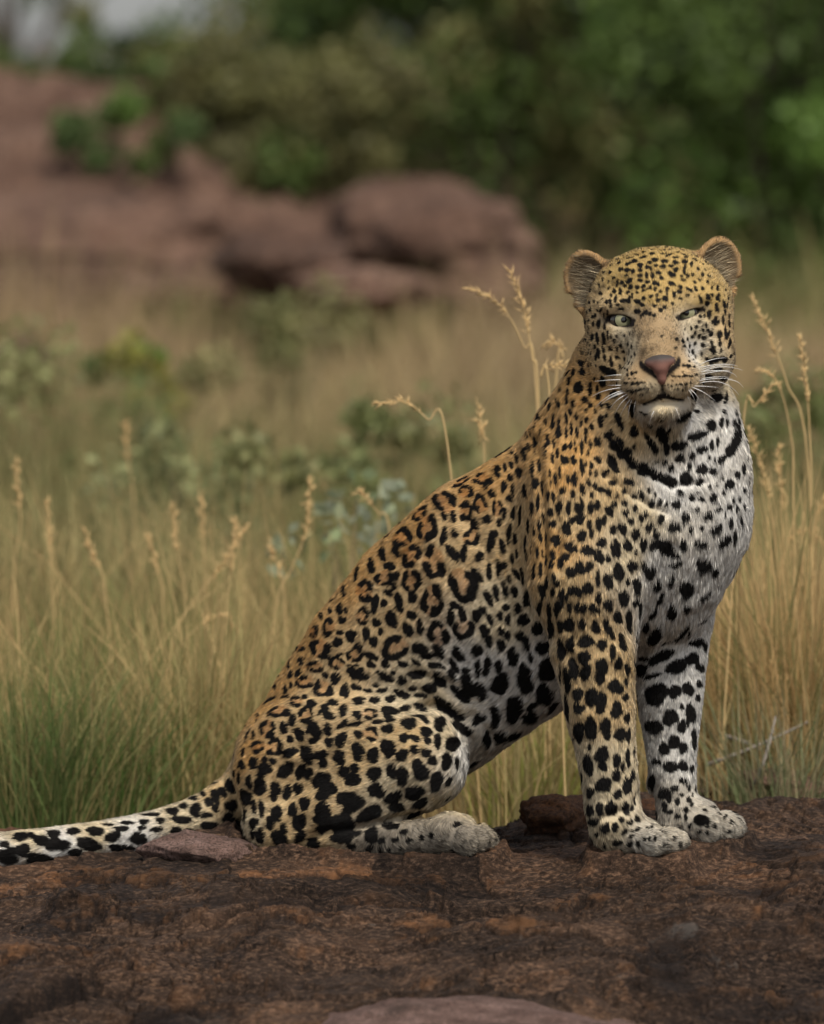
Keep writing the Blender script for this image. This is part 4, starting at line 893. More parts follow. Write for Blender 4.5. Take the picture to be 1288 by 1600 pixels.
# ================================================================ ground, rocks, grass, bushes
def _hash2(ix, iy, seed):
    h = (ix.astype(np.int64) * 374761393 + iy.astype(np.int64) * 668265263 + seed * 974711) & 0xffffffff
    h = ((h ^ (h >> 13)) * 1274126177) & 0xffffffff
    h = (h ^ (h >> 16)) & 0xffffffff
    return h / 4294967296.0
def noise2(x, y, seed=0):
    """gradient noise in the plane, about -1..1"""
    x = np.asarray(x, float); y = np.asarray(y, float)
    ix, iy = np.floor(x), np.floor(y); fx, fy = x - ix, y - iy
    u = fx * fx * fx * (fx * (fx * 6 - 15) + 10); v = fy * fy * fy * (fy * (fy * 6 - 15) + 10)
    def g(i, j):
        a = _hash2(ix + i, iy + j, seed) * 2 * math.pi
        return np.cos(a) * (fx - i) + np.sin(a) * (fy - j)
    n0 = g(0, 0) * (1 - u) + g(1, 0) * u; n1 = g(0, 1) * (1 - u) + g(1, 1) * u
    return (n0 * (1 - v) + n1 * v) * 1.5
def fbm(x, y, seed=0, oct=4, gain=0.5):
    o = 0; a = 1.0
    for i in range(oct):
        o = o + a * noise2(x * 2 ** i, y * 2 ** i, seed + i * 17); a *= gain
    return o
def fbm3(p, s, seed, oct=4):
    return (fbm(p[:, 0] * s, p[:, 1] * s + p[:, 2] * s * 0.7, seed, oct) + fbm(p[:, 1] * s + 31, p[:, 2] * s - p[:, 0] * s * 0.6, seed + 5, oct) + fbm(p[:, 2] * s, p[:, 0] * s + 9, seed + 9, oct)) / 2.2

def noise_node(nt, scale, detail=6, rough=0.6, coord=None, sc=None):
    n = nt.nodes.new('ShaderNodeTexNoise')
    n.inputs['Scale'].default_value = scale; n.inputs['Detail'].default_value = detail; n.inputs['Roughness'].default_value = rough
    tc = nt.nodes.new('ShaderNodeTexCoord')
    src = tc.outputs['Object']
    if sc:
        mp = nt.nodes.new('ShaderNodeMapping'); mp.inputs['Scale'].default_value = sc
        nt.links.new(src, mp.inputs[0]); src = mp.outputs[0]
    nt.links.new(src, n.inputs['Vector'])
    return n
def ramp(nt, src, stops):
    r = nt.nodes.new('ShaderNodeValToRGB')
    while len(r.color_ramp.elements) < len(stops): r.color_ramp.elements.new(0.5)
    for e, (p, c) in zip(r.color_ramp.elements, stops):
        e.position = p; e.color = (*c, 1) if len(c) == 3 else c
    nt.links.new(src, r.inputs[0])
    return r
def mixc(nt, fac, a, b):
    m = nt.nodes.new('ShaderNodeMix'); m.data_type = 'RGBA'
    for sock, v in ((m.inputs[0], fac), (m.inputs[6], a), (m.inputs[7], b)):
        if hasattr(v, 'is_output'): nt.links.new(v, sock)
        elif isinstance(v, (int, float)): sock.default_value = v
        else: sock.default_value = (*v, 1)
    return m.outputs[2]

# ---- ground rising from the rock to the bushes
GY = [-60, -8, -2, 0.4, 1, 4, 8, 12, 16, 20, 30, 60, 150, 900]
GZ = [-1.6, -1.1, -0.75, -0.16, -0.05, 0.0, 0.05, 0.16, 0.34, 0.52, 0.75, 0.85, 0.9, 1.0]
def ground_z(x, y): return np.interp(y, GY, GZ) + 0.05 * noise2(np.asarray(x) * 0.7, np.asarray(y) * 0.7, 3) * np.clip(np.asarray(y), 0, 1)
xs = np.concatenate([-np.geomspace(400, 3, 16), np.linspace(-2.8, 2.8, 57), np.geomspace(3, 400, 16)])
ys = np.concatenate([np.linspace(-60, -3, 14), np.linspace(-2.5, 26, 150), np.geomspace(27, 900, 20)])
gx, gy = np.meshgrid(xs, ys)
gv = np.stack([gx, gy, ground_z(gx, gy)], -1).reshape(-1, 3)
def grid_faces(nr, nc):
    i = np.arange(nr - 1)[:, None] * nc + np.arange(nc - 1)[None]
    return np.stack([i, i + 1, i + nc + 1, i + nc], -1).reshape(-1, 4)
m_ground, nt, b_ = new_mat('dry_soil')
n1 = noise_node(nt, 3.0); n2 = noise_node(nt, 40)
c = ramp(nt, n1.outputs[0], [(0.35, (0.085, 0.055, 0.032)), (0.6, (0.16, 0.10, 0.06)), (0.75, (0.10, 0.10, 0.04))])
bp = nt.nodes.new('ShaderNodeBump'); bp.inputs['Distance'].default_value = 0.02; nt.links.new(n2.outputs[0], bp.inputs['Height'])
nt.links.new(bp.outputs[0], b_.inputs['Normal']); nt.links.new(c.outputs[0], b_.inputs['Base Color']); b_.inputs['Roughness'].default_value = 0.95; b_.inputs['Specular IOR Level'].default_value = 0.1
g = mesh_obj('ground', gv, grid_faces(len(ys), len(xs)), m_ground)
tag(g, 'dry brown earth under the grass', None, None, 'structure')

# ---- the rock the leopard sits on
RX = [-400, 0, 300, 450, 650, 800, 1000, 1150, 1288, 1700]
RY = [-3.2, -1.3, -0.7, -0.25, -0.1, 0.05, 0.15, 0.38]
RP = np.array([[2050, 1620, 1480, 1400, 1376, 1356, 1342, 1322], [2050, 1620, 1480, 1398, 1374, 1353, 1338, 1316], [2050, 1620, 1475, 1388, 1362, 1333, 1316, 1304],
               [2050, 1620, 1470, 1376, 1354, 1336, 1328, 1314], [2050, 1620, 1465, 1366, 1342, 1332, 1322, 1305], [2050, 1615, 1460, 1356, 1336, 1320, 1306, 1278],
               [2050, 1615, 1455, 1343, 1327, 1310, 1291, 1250], [2050, 1612, 1450, 1341, 1323, 1304, 1285, 1243], [2050, 1610, 1450, 1340, 1320, 1300, 1280, 1238], [2050, 1610, 1450, 1340, 1318, 1298, 1276, 1232]], float)
def rock_py(px, Y):
    """height of the rock's top, as the row of the photograph it shows at"""
    cols = np.stack([np.interp(Y, RY, RP[i]) for i in range(len(RX))], 0)
    j = np.clip(np.searchsorted(RX, px) - 1, 0, len(RX) - 2)
    x0, x1 = np.array(RX)[j], np.array(RX)[j + 1]
    t = np.clip((px - x0) / (x1 - x0), 0, 1); t = t * t * (3 - 2 * t)
    ii = np.arange(len(px))
    return cols[j, ii] * (1 - t) + cols[j + 1, ii] * t
def Pv(px, py, Y):
    d = FWD[None] + RIGHT[None] * ((px - 644.0) / PXM / DIST)[:, None] + UPV[None] * ((800.0 - py) / PXM / DIST)[:, None]
    return CAM + d * ((Y - CAM[1]) / d[:, 1])[:, None]
LEDGES = [(0.014, 40, 0.9, ((-20, 1398), (60, 1378), (130, 1368), (230, 1384), (340, 1402))), (0.012, 30, 0.7, ((320, 1400), (420, 1378), (520, 1366), (620, 1364), (720, 1376))), (0.016, 22, 1.0, ((800, 1447), (850, 1428), (880, 1405), (905, 1396), (965, 1393))),
          (0.012, 35, 1.0, ((610, 1452), (700, 1446), (780, 1466), (900, 1486))), (0.016, 30, 0.4, ((340, 1488), (400, 1462), (440, 1446), (500, 1462))), (0.010, 20, 0.2, ((980, 1505), (1080, 1500), (1150, 1478))), (0.012, 18, 1.0, ((1165, 1474), (1190, 1446), (1215, 1424))),
          (0.012, 35, 0.5, ((-20, 1512), (100, 1492), (230, 1508))), (0.012, 35, 0.3, ((150, 1566), (300, 1546), (470, 1564))), (0.010, 30, 0.4, ((890, 1352), (1000, 1368), (1120, 1362), (1310, 1346))), (0.010, 14, 0.6, ((800, 1296), (880, 1302), (965, 1312))), (0.010, 26, 0.6, ((1020, 1400), (1130, 1392), (1310, 1402))),
          (0.012, 30, 0.3, ((480, 1420), (600, 1408), (700, 1416))), (0.012, 30, 0.4, ((1060, 1556), (1180, 1540), (1310, 1552))), (0.008, 20, 0.6, ((60, 1440), (160, 1432), (300, 1446)))]
def plates(x, y, sx, sy, seed):
    """broken plates: random height and lean per cell, and how near a cell's edge is"""
    qx, qy = x * sx, y * sy; ix, iy = np.floor(qx), np.floor(qy)
    f1 = np.full(len(x), 9.0); f2 = np.full(len(x), 9.0); hgt = np.zeros(len(x)); tn = np.zeros(len(x))
    for di in (-1, 0, 1):
        for dj in (-1, 0, 1):
            cx = ix + di; cy = iy + dj
            jx = cx + 0.1 + 0.8 * _hash2(cx, cy, seed); jy = cy + 0.1 + 0.8 * _hash2(cx, cy, seed + 1)
            d = np.hypot(qx - jx, qy - jy)
            hv_ = _hash2(cx, cy, seed + 2) - 0.5 + (qx - jx) * (_hash2(cx, cy, seed + 3) - 0.5) * 0.9 + (qy - jy) * (_hash2(cx, cy, seed + 4) - 0.5) * 0.9
            m1 = d < f1
            f2 = np.where(m1, f1, np.minimum(f2, d)); hgt = np.where(m1, hv_, hgt); tn = np.where(m1, _hash2(cx, cy, seed + 5), tn); f1 = np.where(m1, d, f1)
    return hgt, f2 - f1, tn
def rock_sheet(pxs, Ys):
    gx, gy = np.meshgrid(pxs, Ys)
    px, Y = gx.ravel(), gy.ravel()
    def soft_grid(a, it):
        a = a.reshape(gx.shape)
        for _ in range(it):
            q = np.pad(a, 1, mode='edge'); a = (q[:-2, 1:-1] + q[2:, 1:-1] + q[1:-1, :-2] + q[1:-1, 2:] + 2 * a) / 6
        return a.ravel()
    back = np.maximum(Y - 0.38, 0)
    Yc = np.minimum(Y, 0.38)
    p = Pv(px, rock_py(px, Yc), Yc)
    p[:, 1] = Y
    p[:, 2] -= 0.10 * (back / 0.12) ** 1.3 + 0.0
    x, y = p[:, 0], p[:, 1]
    wx = x + 0.05 * noise2(x * 6, y * 6, 40); wy = y + 0.05 * noise2(x * 6, y * 6, 41)
    calm = np.clip(1 - np.exp(-((y + 0.08) / 0.22) ** 2) * 0.8, 0.2, 1)      # worn flat where the animal sits
    big = 0.040 * fbm(wx * 2.2, wy * 2.0, 50, 3) * calm
    # flaking plates with ragged edges
    h = fbm(wx * 2.7, wy * 2.5, 60, 7, 0.57) * 2.1
    st = np.floor(h); fr = h - st
    edge = np.clip((fr - 0.93) / 0.07, 0, 1)
    terr = (st + edge + 0.3 * fr) * 0.011 * (0.25 + 0.75 * calm)
    h2 = fbm(wx * 8 + 7, wy * 6.5, 70, 6, 0.6) * 2.2
    st2 = np.floor(h2); fr2 = h2 - st2; e2 = np.clip((fr2 - 0.9) / 0.1, 0, 1)
    terr2 = (st2 + e2 + 0.35 * fr2) * 0.0022 * (0.4 + 0.6 * calm)
    crack = np.abs(noise2(wx * 1.1 + 3, wy * 4.2, 80) + 0.12 * noise2(wx * 22, wy * 22, 82)); crk = np.clip(1 - crack / 0.022, 0, 1) * np.clip(noise2(x * 2, y * 2, 81) * 4 + 0.6, 0, 1)
    crack2 = np.abs(noise2(wx * 2.5 + 13, wy * 9, 84) + 0.1 * noise2(wx * 40, wy * 40, 86)); crk = np.maximum(crk, 0.7 * np.clip(1 - crack2 / 0.025, 0, 1) * np.clip(noise2(x * 4, y * 4, 85) * 3, 0, 1))
    rx_ = x + 0.03 * fbm(x * 9, y * 9, 211, 4, 0.6); ry_ = y + 0.03 * fbm(x * 9 + 5, y * 9, 212, 4, 0.6)
    ph1, pe1, pt1 = plates(rx_, ry_, 3.6, 4.4, 220); ph2, pe2, pt2 = plates(rx_ + 3, ry_, 10, 11, 230)
    ck = np.clip(1 - pe1 / 0.05, 0, 1) * np.clip(noise2(x * 3 + 9, y * 3, 87) * 3 + 0.5, 0, 1)
    crk = np.maximum(crk * 0.6, ck)
    ck2 = np.clip(1 - pe2 / 0.05, 0, 1) * np.clip(noise2(x * 4 + 1, y * 4, 89) * 3 - 0.2, 0, 1); crk = np.maximum(crk, ck2 * 0.8)
    pit = soft_grid(ph1, 1) * 0.024 * (0.2 + 0.8 * calm) + soft_grid(ph2, 1) * 0.0065 * (0.4 + 0.6 * calm) * np.clip(noise2(x * 4, y * 4, 231) * 2 + 0.6, 0, 1) + fbm(x * 24, y * 18, 90, 5, 0.6) * 0.0019
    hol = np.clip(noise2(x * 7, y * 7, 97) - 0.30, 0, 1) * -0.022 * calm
    dz = big + terr + terr2 + pit + hol - crk * 0.018 * (0.3 + 0.7 * calm)
    pyb = rock_py(px, Yc)
    led = np.zeros(len(px)); lor = np.zeros(len(px)); ldk = np.zeros(len(px))
    for hgt_, fall, orange, pts in LEDGES:
        lx = [q[0] for q in pts]; ly = [q[1] for q in pts]
        f_ = np.interp(px, lx, ly) + 7 * noise2(px * 0.03, np.zeros(len(px)) + ly[0], 7) + 3 * noise2(px * 0.11, np.zeros(len(px)) + ly[0], 8) + 6 * noise2(x * 30, y * 30, 9) + 3 * noise2(x * 80, y * 80, 10)
        win = np.clip((px - lx[0]) / 25, 0, 1) * np.clip((lx[-1] - px) / 25, 0, 1) * (Y < 0.38)
        d_ = f_ - pyb
        led += 0.62 * hgt_ * win * np.clip(d_ / 4.0, 0, 1) * np.exp(-np.maximum(d_, 0) / fall)
        led -= 0.3 * hgt_ * win * np.clip((d_ + 10) / 8, 0, 1) * (d_ < 0)
        lor = np.maximum(lor, orange * win * np.exp(-((d_ - 5) / 7) ** 2))
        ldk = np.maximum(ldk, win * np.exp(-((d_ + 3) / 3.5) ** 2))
    dz = dz + led
    p[:, 2] += dz
    under = np.clip(1 - (np.hypot(edge - 0.5, 0) / 0.5), 0, 1)
    a1 = np.clip(np.clip((fr - 0.86) / 0.08, 0, 1) * np.clip(noise2(x * 5, y * 4, 99) * 2 + 0.4, 0, 1) + 0.7 * np.clip((fr2 - 0.86) / 0.08, 0, 1) * np.clip(noise2(x * 6 + 4, y * 5, 98) * 2.5, 0, 1), 0, 1)
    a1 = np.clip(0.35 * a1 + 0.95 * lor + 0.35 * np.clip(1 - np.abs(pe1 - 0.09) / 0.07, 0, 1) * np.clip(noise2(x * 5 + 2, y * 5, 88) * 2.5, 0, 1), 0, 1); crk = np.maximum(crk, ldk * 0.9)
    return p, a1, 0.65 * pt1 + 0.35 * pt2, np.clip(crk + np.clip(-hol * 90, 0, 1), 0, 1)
pxs = np.concatenate([np.linspace(-1100, -70, 60), np.linspace(-60, 1350, 560), np.linspace(1360, 2400, 60)])
Ysr = np.concatenate([np.linspace(-3.2, -1.55, 50), np.linspace(-1.54, 0.55, 440), np.linspace(0.56, 1.1, 30)])
rp_, ra, rh, rc = rock_sheet(pxs, Ysr)
# let the rock meet the feet, rump and tail that rest on it
low_v = V[V[:, 2] < 0.10]
ck_ = 0.012
kx, ky = np.floor(low_v[:, 0] / ck_).astype(int), np.floor(low_v[:, 1] / ck_).astype(int)
mz = {}
for a_, b__, z_ in zip(kx.tolist(), ky.tolist(), low_v[:, 2].tolist()):
    if z_ < mz.get((a_, b__), 9): mz[(a_, b__)] = z_
rk = zip(np.floor(rp_[:, 0] / ck_).astype(int).tolist(), np.floor(rp_[:, 1] / ck_).astype(int).tolist())
tz = np.array([mz.get(k_, 9.0) for k_ in rk])
gap = tz - rp_[:, 2] + 0.004
msk = ((np.abs(gap) < 0.035) & (tz < 5)).astype(float)
nr, nc = len(Ysr), len(pxs)
def blur(a, r):
    a = a.reshape(nr, nc)
    for ax_ in (0, 1):
        for _ in range(2):
            c_ = np.cumsum(np.pad(a, [(r + 1, r) if i == ax_ else (0, 0) for i in (0, 1)], mode='edge'), axis=ax_)
            n_ = a.shape[ax_]
            a = (np.take(c_, range(2 * r + 1, 2 * r + 1 + n_), ax_) - np.take(c_, range(0, n_), ax_)) / (2 * r + 1)
    return a.ravel()
bm_ = blur(msk, 4); bg_ = blur(msk * np.where(msk > 0, gap, 0), 4)
rp_[:, 2] += np.where(bm_ > 1e-4, bg_ / np.maximum(bm_, 1e-4), 0) * np.clip(bm_ * 6, 0, 1)
m_rock, nt, b_ = new_mat('weathered_rock')
def attr(nt, n):
    a = nt.nodes.new('ShaderNodeAttribute'); a.attribute_name = n; return a
n1 = noise_node(nt, 5, 9, 0.72, sc=(0.8, 1.1, 2.0)); n2 = noise_node(nt, 135, 9, 0.72, sc=(0.75, 0.9, 1.3)); n3 = noise_node(nt, 2.2, 5, 0.6); n4 = noise_node(nt, 16, 8, 0.72, sc=(0.7, 1.0, 2.0)); n5 = noise_node(nt, 320, 4, 0.75, sc=(0.7, 1.0, 2.0))
c0 = ramp(nt, n1.outputs[0], [(0.36, (0.012, 0.008, 0.006)), (0.47, (0.040, 0.026, 0.018)), (0.56, (0.072, 0.045, 0.030)), (0.68, (0.15, 0.090, 0.056))])
c1 = ramp(nt, n2.outputs[0], [(0.40, (0.003, 0.002, 0.002)), (0.48, (0.040, 0.027, 0.019)), (0.54, (0.090, 0.058, 0.040)), (0.62, (0.27, 0.17, 0.11))])
cm = mixc(nt, 0.52, c0.outputs[0], c1.outputs[0])
f_or = ramp(nt, n4.outputs[0], [(0.45, (0, 0, 0)), (0.60, (0.85, 0.85, 0.85))])
ed = attr(nt, 'flake_edge')
mm = nt.nodes.new('ShaderNodeMath'); mm.operation = 'MULTIPLY'
nt.links.new(ed.outputs['Fac'], mm.inputs[0]); nt.links.new(f_or.outputs[0], mm.inputs[1])
cm = mixc(nt, mm.outputs[0], cm, (0.25, 0.122, 0.054))
f_st = ramp(nt, n3.outputs[0], [(0.60, (0, 0, 0)), (0.72, (0.5, 0.5, 0.5))])
m2 = nt.nodes.new('ShaderNodeMath'); m2.operation = 'MULTIPLY'
nt.links.new(f_st.outputs[0], m2.inputs[0]); nt.links.new(f_or.outputs[0], m2.inputs[1])
cm = mixc(nt, m2.outputs[0], cm, (0.17, 0.088, 0.048))
n6 = noise_node(nt, 11, 6, 0.65)
f_li = ramp(nt, n6.outputs[0], [(0.66, (0, 0, 0)), (0.73, (0.55, 0.55, 0.55))])
cm = mixc(nt, f_li.outputs[0], cm, (0.19, 0.17, 0.15))
lv = attr(nt, 'layer')
tr_ = ramp(nt, lv.outputs['Fac'], [(0.1, (0.36, 0.36, 0.38)), (0.55, (0.80, 0.78, 0.77)), (0.95, (1.45, 1.32, 1.22))])
mu = nt.nodes.new('ShaderNodeMix'); mu.data_type = 'RGBA'; mu.blend_type = 'MULTIPLY'; mu.inputs[0].default_value = 1.0
nt.links.new(cm, mu.inputs[6]); nt.links.new(tr_.outputs[0], mu.inputs[7]); cm = mu.outputs[2]
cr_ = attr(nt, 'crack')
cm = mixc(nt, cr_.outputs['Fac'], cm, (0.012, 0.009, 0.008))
nt.links.new(cm, b_.inputs['Base Color'])
b_.inputs['Roughness'].default_value = 0.8
b_.inputs['Specular IOR Level'].default_value = 0.12
ad = nt.nodes.new('ShaderNodeMath'); ad.operation = 'ADD'
nt.links.new(n2.outputs[0], ad.inputs[0]); nt.links.new(n5.outputs[0], ad.inputs[1])
bp = nt.nodes.new('ShaderNodeBump'); bp.inputs['Distance'].default_value = 0.0045; bp.inputs['Strength'].default_value = 1.0
nt.links.new(ad.outputs[0], bp.inputs['Height']); nt.links.new(bp.outputs[0], b_.inputs['Normal'])
rock = mesh_obj('rock_outcrop', rp_, grid_faces(len(Ysr), len(pxs)), m_rock)
def set_float_attr(me, name, arr):
    a = me.attributes.new(name, 'FLOAT', 'POINT'); a.data.foreach_set('value', np.asarray(arr, np.float32))
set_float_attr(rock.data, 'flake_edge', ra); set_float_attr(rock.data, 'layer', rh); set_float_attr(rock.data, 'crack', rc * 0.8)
tag(rock, 'broad dark brown flaking rock across the foreground that the leopard sits on', 'rock')

def ico(sub):
    bm = bmesh.new(); bmesh.ops.create_icosphere(bm, subdivisions=sub, radius=1)
    bm.verts.ensure_lookup_table()
    vs = np.array([v.co for v in bm.verts]); fs = [tuple(v.index for v in f_.verts) for f_ in bm.faces]
    bm.free(); return vs, fs
ICO = {k: ico(k) for k in (3, 4, 5)}
def stone_shape(dims, seed, sub=4, rough=0.16, cuts=9, fine=0.03):
    """angular lump: a ball cut by planes, then roughened; unit ball scaled to dims"""
    r_ = np.random.default_rng(seed)
    vs, fs = ICO[sub]; vs = vs.copy()
    for _ in range(cuts):
        n = unit(r_.normal(size=3)); d = r_.uniform(0.55, 0.85)
        ex = np.maximum(vs @ n - d, 0); vs = vs - ex[:, None] * n * 0.9
    vs = vs * (1 + rough * fbm3(vs, 1.1, seed, 3))[:, None]
    vs = vs * (1 + fine * fbm3(vs, 4.0, seed + 3, 4))[:, None]
    return vs * np.array(dims), fs
def stone(name, c, dims, seed, mat, rotz=0.0, parent=None, tilt=0.0, **kw):
    vs, fs = stone_shape(dims, seed, **kw)
    ct, stt = math.cos(tilt), math.sin(tilt)
    vs = vs @ np.array([[ct, 0, -stt], [0, 1, 0], [stt, 0, ct]])
    ca_, sa_ = math.cos(rotz), math.sin(rotz)
    vs = vs @ np.array([[ca_, sa_, 0], [-sa_, ca_, 0], [0, 0, 1]])
    o = mesh_obj(name, vs + np.array(c), fs, mat, parent)
    return o
def rock_mat(name, a, b, c, scale=6, dark=(0.03, 0.022, 0.018)):
    m, nt, b_ = new_mat(name)
    n1 = noise_node(nt, scale, 7, 0.62); n2 = noise_node(nt, scale * 9, 6, 0.7); n3 = noise_node(nt, scale * 0.4, 4)
    c0 = ramp(nt, n1.outputs[0], [(0.3, a), (0.52, b), (0.72, c)])
    f2 = ramp(nt, n2.outputs[0], [(0.40, (0.8, 0.8, 0.8)), (0.56, (0, 0, 0))])
    f3 = ramp(nt, n3.outputs[0], [(0.52, (0, 0, 0)), (0.68, (0.7, 0.7, 0.7))])
    cm = mixc(nt, f2.outputs[0], c0.outputs[0], dark)
    cm = mixc(nt, f3.outputs[0], cm, dark)
    nt.links.new(cm, b_.inputs['Base Color']); b_.inputs['Roughness'].default_value = 0.9; b_.inputs['Specular IOR Level'].default_value = 0.1
    bp = nt.nodes.new('ShaderNodeBump'); bp.inputs['Distance'].default_value = 0.09 / scale; bp.inputs['Strength'].default_value = 0.8
    nt.links.new(n2.outputs[0], bp.inputs['Height']); nt.links.new(bp.outputs[0], b_.inputs['Normal'])
    return m
m_slab = rock_mat('pinkish_slab', (0.085, 0.05, 0.04), (0.16, 0.10, 0.082), (0.25, 0.165, 0.14), 26)
m_flake = rock_mat('orange_brown_flake', (0.05, 0.028, 0.018), (0.13, 0.062, 0.032), (0.24, 0.11, 0.05), 22)
m_bould = rock_mat('red_brown_boulder', (0.10, 0.057, 0.041), (0.185, 0.110, 0.078), (0.30, 0.19, 0.138), 2.8, (0.05, 0.030, 0.022))
m_dark = rock_mat('dark_brown_boulder', (0.055, 0.032, 0.022), (0.105, 0.060, 0.042), (0.16, 0.095, 0.066), 2.6, (0.03, 0.022, 0.018))
for px, py, Y, hw, hh, dp, sd, mt, tl in ((314, 1343, -0.01, 100, 40, 0.10, 5, m_slab, 0.04), (862, 1284, 0.20, 56, 40, 0.07, 8, m_flake, 0.08), (905, 1268, 0.30, 75, 28, 0.06, 9, m_flake, -0.05), (1012, 1278, 0.27, 62, 34, 0.06, 10, m_flake, 0.0),
                                          (820, 1622, -1.20, 290, 62, 0.34, 13, m_slab, 0.0)):
    o = stone('slab' if mt is m_slab else 'flake', P(px, py, Y), (R(hw), dp, R(hh)), sd, mt, rotz=0.12 * (sd % 5 - 2), parent=rock, tilt=tl, sub=5, rough=0.22, cuts=7, fine=0.09)
# ---- rocky slope behind, at the left and middle
sx_ = np.linspace(-3.4, 1.1, 240); sy_ = np.linspace(12.6, 21.5, 260)
gx, gy = np.meshgrid(sx_, sy_); gx, gy = gx.ravel(), gy.ravel()
def sst(t): t = np.clip(t, 0, 1); return t * t * (3 - 2 * t)
spx = 644 + gx * PXM * DIST / (DIST + gy)
A_ = np.interp(spx, [-400, 150, 300, 450, 600, 850, 960], [0.60, 0.62, 0.52, 0.38, 0.32, 0.12, -0.1])
wxs = gx + 0.25 * noise2(gx * 1.5, gy * 1.5, 201)
hs = fbm(wxs * 1.3, gy * 0.8, 202, 5, 0.55) * 2.0; fs_ = hs - np.floor(hs)
sz = ground_z(gx, gy) - 0.05 + A_ * sst((gy - 12.9) / 1.0) * (0.28 + 0.72 * sst((gy - 13.2) / 5.0)) + (np.floor(hs) + np.clip((fs_ - 0.85) / 0.15, 0, 1)) * 0.055 + 0.02 * fbm(gx * 6, gy * 6, 203, 4)
sz = np.where(spx > 900, sz - (spx - 900) / 100 * 0.2, sz)
sz -= 0.5 * sst((gy - 20.3) / 1.2)
slope = mesh_obj('rock_slope', np.stack([gx, gy, sz], 1), grid_faces(len(sy_), len(sx_)), m_bould)
tag(slope, 'rust-brown rocky slope rising behind the grass at upper left', 'rock')
# ---- boulders behind
def boulder(name, px, py, Y, hw, hh, dp, seed, mat, label, tilt=0.0, group='boulders on the slope', **kw):
    k = (DIST + Y) / DIST / PXM
    o = stone(name, P(px, py, Y), (hw * k, dp, hh * k), seed, mat, tilt=tilt, sub=5, rough=0.24, cuts=12, fine=0.07, **kw)
    tag(o, label, 'boulder', group); return o
boulder('boulder', 95, 260, 18.5, 230, 142, 0.6, 21, m_bould, 'large rounded red-brown boulder at the upper left, highest of all')
boulder('boulder', 290, 215, 18.8, 60, 60, 0.3, 28, m_dark, 'small dark boulder beside the highest rounded boulder')
boulder('boulder', 110, 385, 15.5, 300, 90, 0.7, 22, m_bould, 'long pinkish rock shelf sloping below the highest boulder', 0.04)
boulder('boulder', 60, 470, 13.6, 190, 70, 0.5, 23, m_dark, 'dark low rock at the left edge below the pinkish shelf')
boulder('boulder', 425, 412, 13.2, 118, 72, 0.35, 24, m_dark, 'dark brown rounded boulder left of the hollow')
boulder('boulder', 690, 385, 14.2, 185, 105, 0.5, 25, m_bould, 'big reddish boulder with sloping top above the leopard back', 0.10)
boulder('boulder', 590, 455, 12.8, 150, 42, 0.4, 26, m_bould, 'flat pinkish slab of rock in front of the hollow', 0.03)
boulder('boulder', 560, 345, 14.6, 70, 62, 0.35, 27, m_bould, 'upright rock block over the dark hollow')
boulder('boulder', 235, 335, 16.9, 120, 58, 0.4, 41, m_bould, 'sloping red-brown boulder between the highest one and the pinkish shelf', 0.2)
boulder('boulder', 265, 455, 14.4, 150, 50, 0.4, 42, m_bould, 'low reddish rock in front of the pinkish shelf', -0.05)
boulder('boulder', 25, 575, 10.8, 75, 46, 0.25, 43, m_bould, 'pinkish stone low in the grass at the left edge')
boulder('boulder', 775, 448, 13.4, 105, 55, 0.3, 44, m_bould, 'low reddish rock at the foot of the big sloping boulder', 0.08)
boulder('rock_mound', 740, 1290, 1.6, 78, 44, 0.10, 29, m_bould, 'blurred rounded stone seen under the leopard belly', group='stones by the grass')
boulder('stone', 1225, 1232, 0.95, 90, 34, 0.10, 30, m_bould, 'reddish stone behind the far forepaw at the right edge', group='stones by the grass')
boulder('stone', 1120, 1236, 1.15, 60, 26, 0.09, 31, m_dark, 'dark stone just behind the far forepaw', group='stones by the grass')
boulder('stone', 12, 1318, 0.34, 44, 28, 0.05, 32, m_flake, 'small brown stone behind the tail at the left edge', group='stones by the grass')

# ---- grass: loose blades in clumps
def blade_mesh(base, tip_dir, L, W, bend, col, seg=3):
    """all blades at once; base (n,3), tip_dir (n,2), arrays"""
    n = len(base); vs = np.zeros((n, seg * 2 + 1, 3)); 
    sd = np.stack([-tip_dir[:, 1], tip_dir[:, 0], np.zeros(n)], 1)
    ro = rng.uniform(0, 2 * math.pi, n)
    sd = np.stack([np.cos(ro), np.sin(ro), np.zeros(n)], 1)
    for k in range(seg + 1):
        t = k / seg
        c = base + np.stack([tip_dir[:, 0] * bend * t ** 1.8, tip_dir[:, 1] * bend * t ** 1.8, t * (1 - 0.25 * t * np.clip(bend, 0, 1.2))], 1) * L[:, None]
        if k < seg:
            w_ = (W * (1 - 0.75 * t))[:, None] * sd
            vs[:, 2 * k] = c - w_; vs[:, 2 * k + 1] = c + w_
        else: vs[:, 2 * seg] = c
    o = (np.arange(n) * (seg * 2 + 1))[:, None]
    quads = np.concatenate([o + np.array([2 * k, 2 * k + 1, 2 * k + 3, 2 * k + 2])[None] for k in range(seg - 1)])
    tris = o + np.array([2 * seg - 2, 2 * seg - 1, 2 * seg])[None]
    return vs.reshape(-1, 3), quads, tris, np.repeat(col, seg * 2 + 1, 0)
m_grass, nt, b_ = new_mat('grass_blade')
at = attr(nt, 'blade'); nt.links.new(at.outputs['Color'], b_.inputs['Base Color'])
b_.inputs['Roughness'].default_value = 0.7; b_.inputs['Specular IOR Level'].default_value = 0.2
tr = nt.nodes.new('ShaderNodeBsdfTranslucent'); nt.links.new(at.outputs['Color'], tr.inputs['Color'])
mx = nt.nodes.new('ShaderNodeMixShader'); mx.inputs[0].default_value = 0.35
nt.links.new(b_.outputs[0], mx.inputs[1]); nt.links.new(tr.outputs[0], mx.inputs[2])
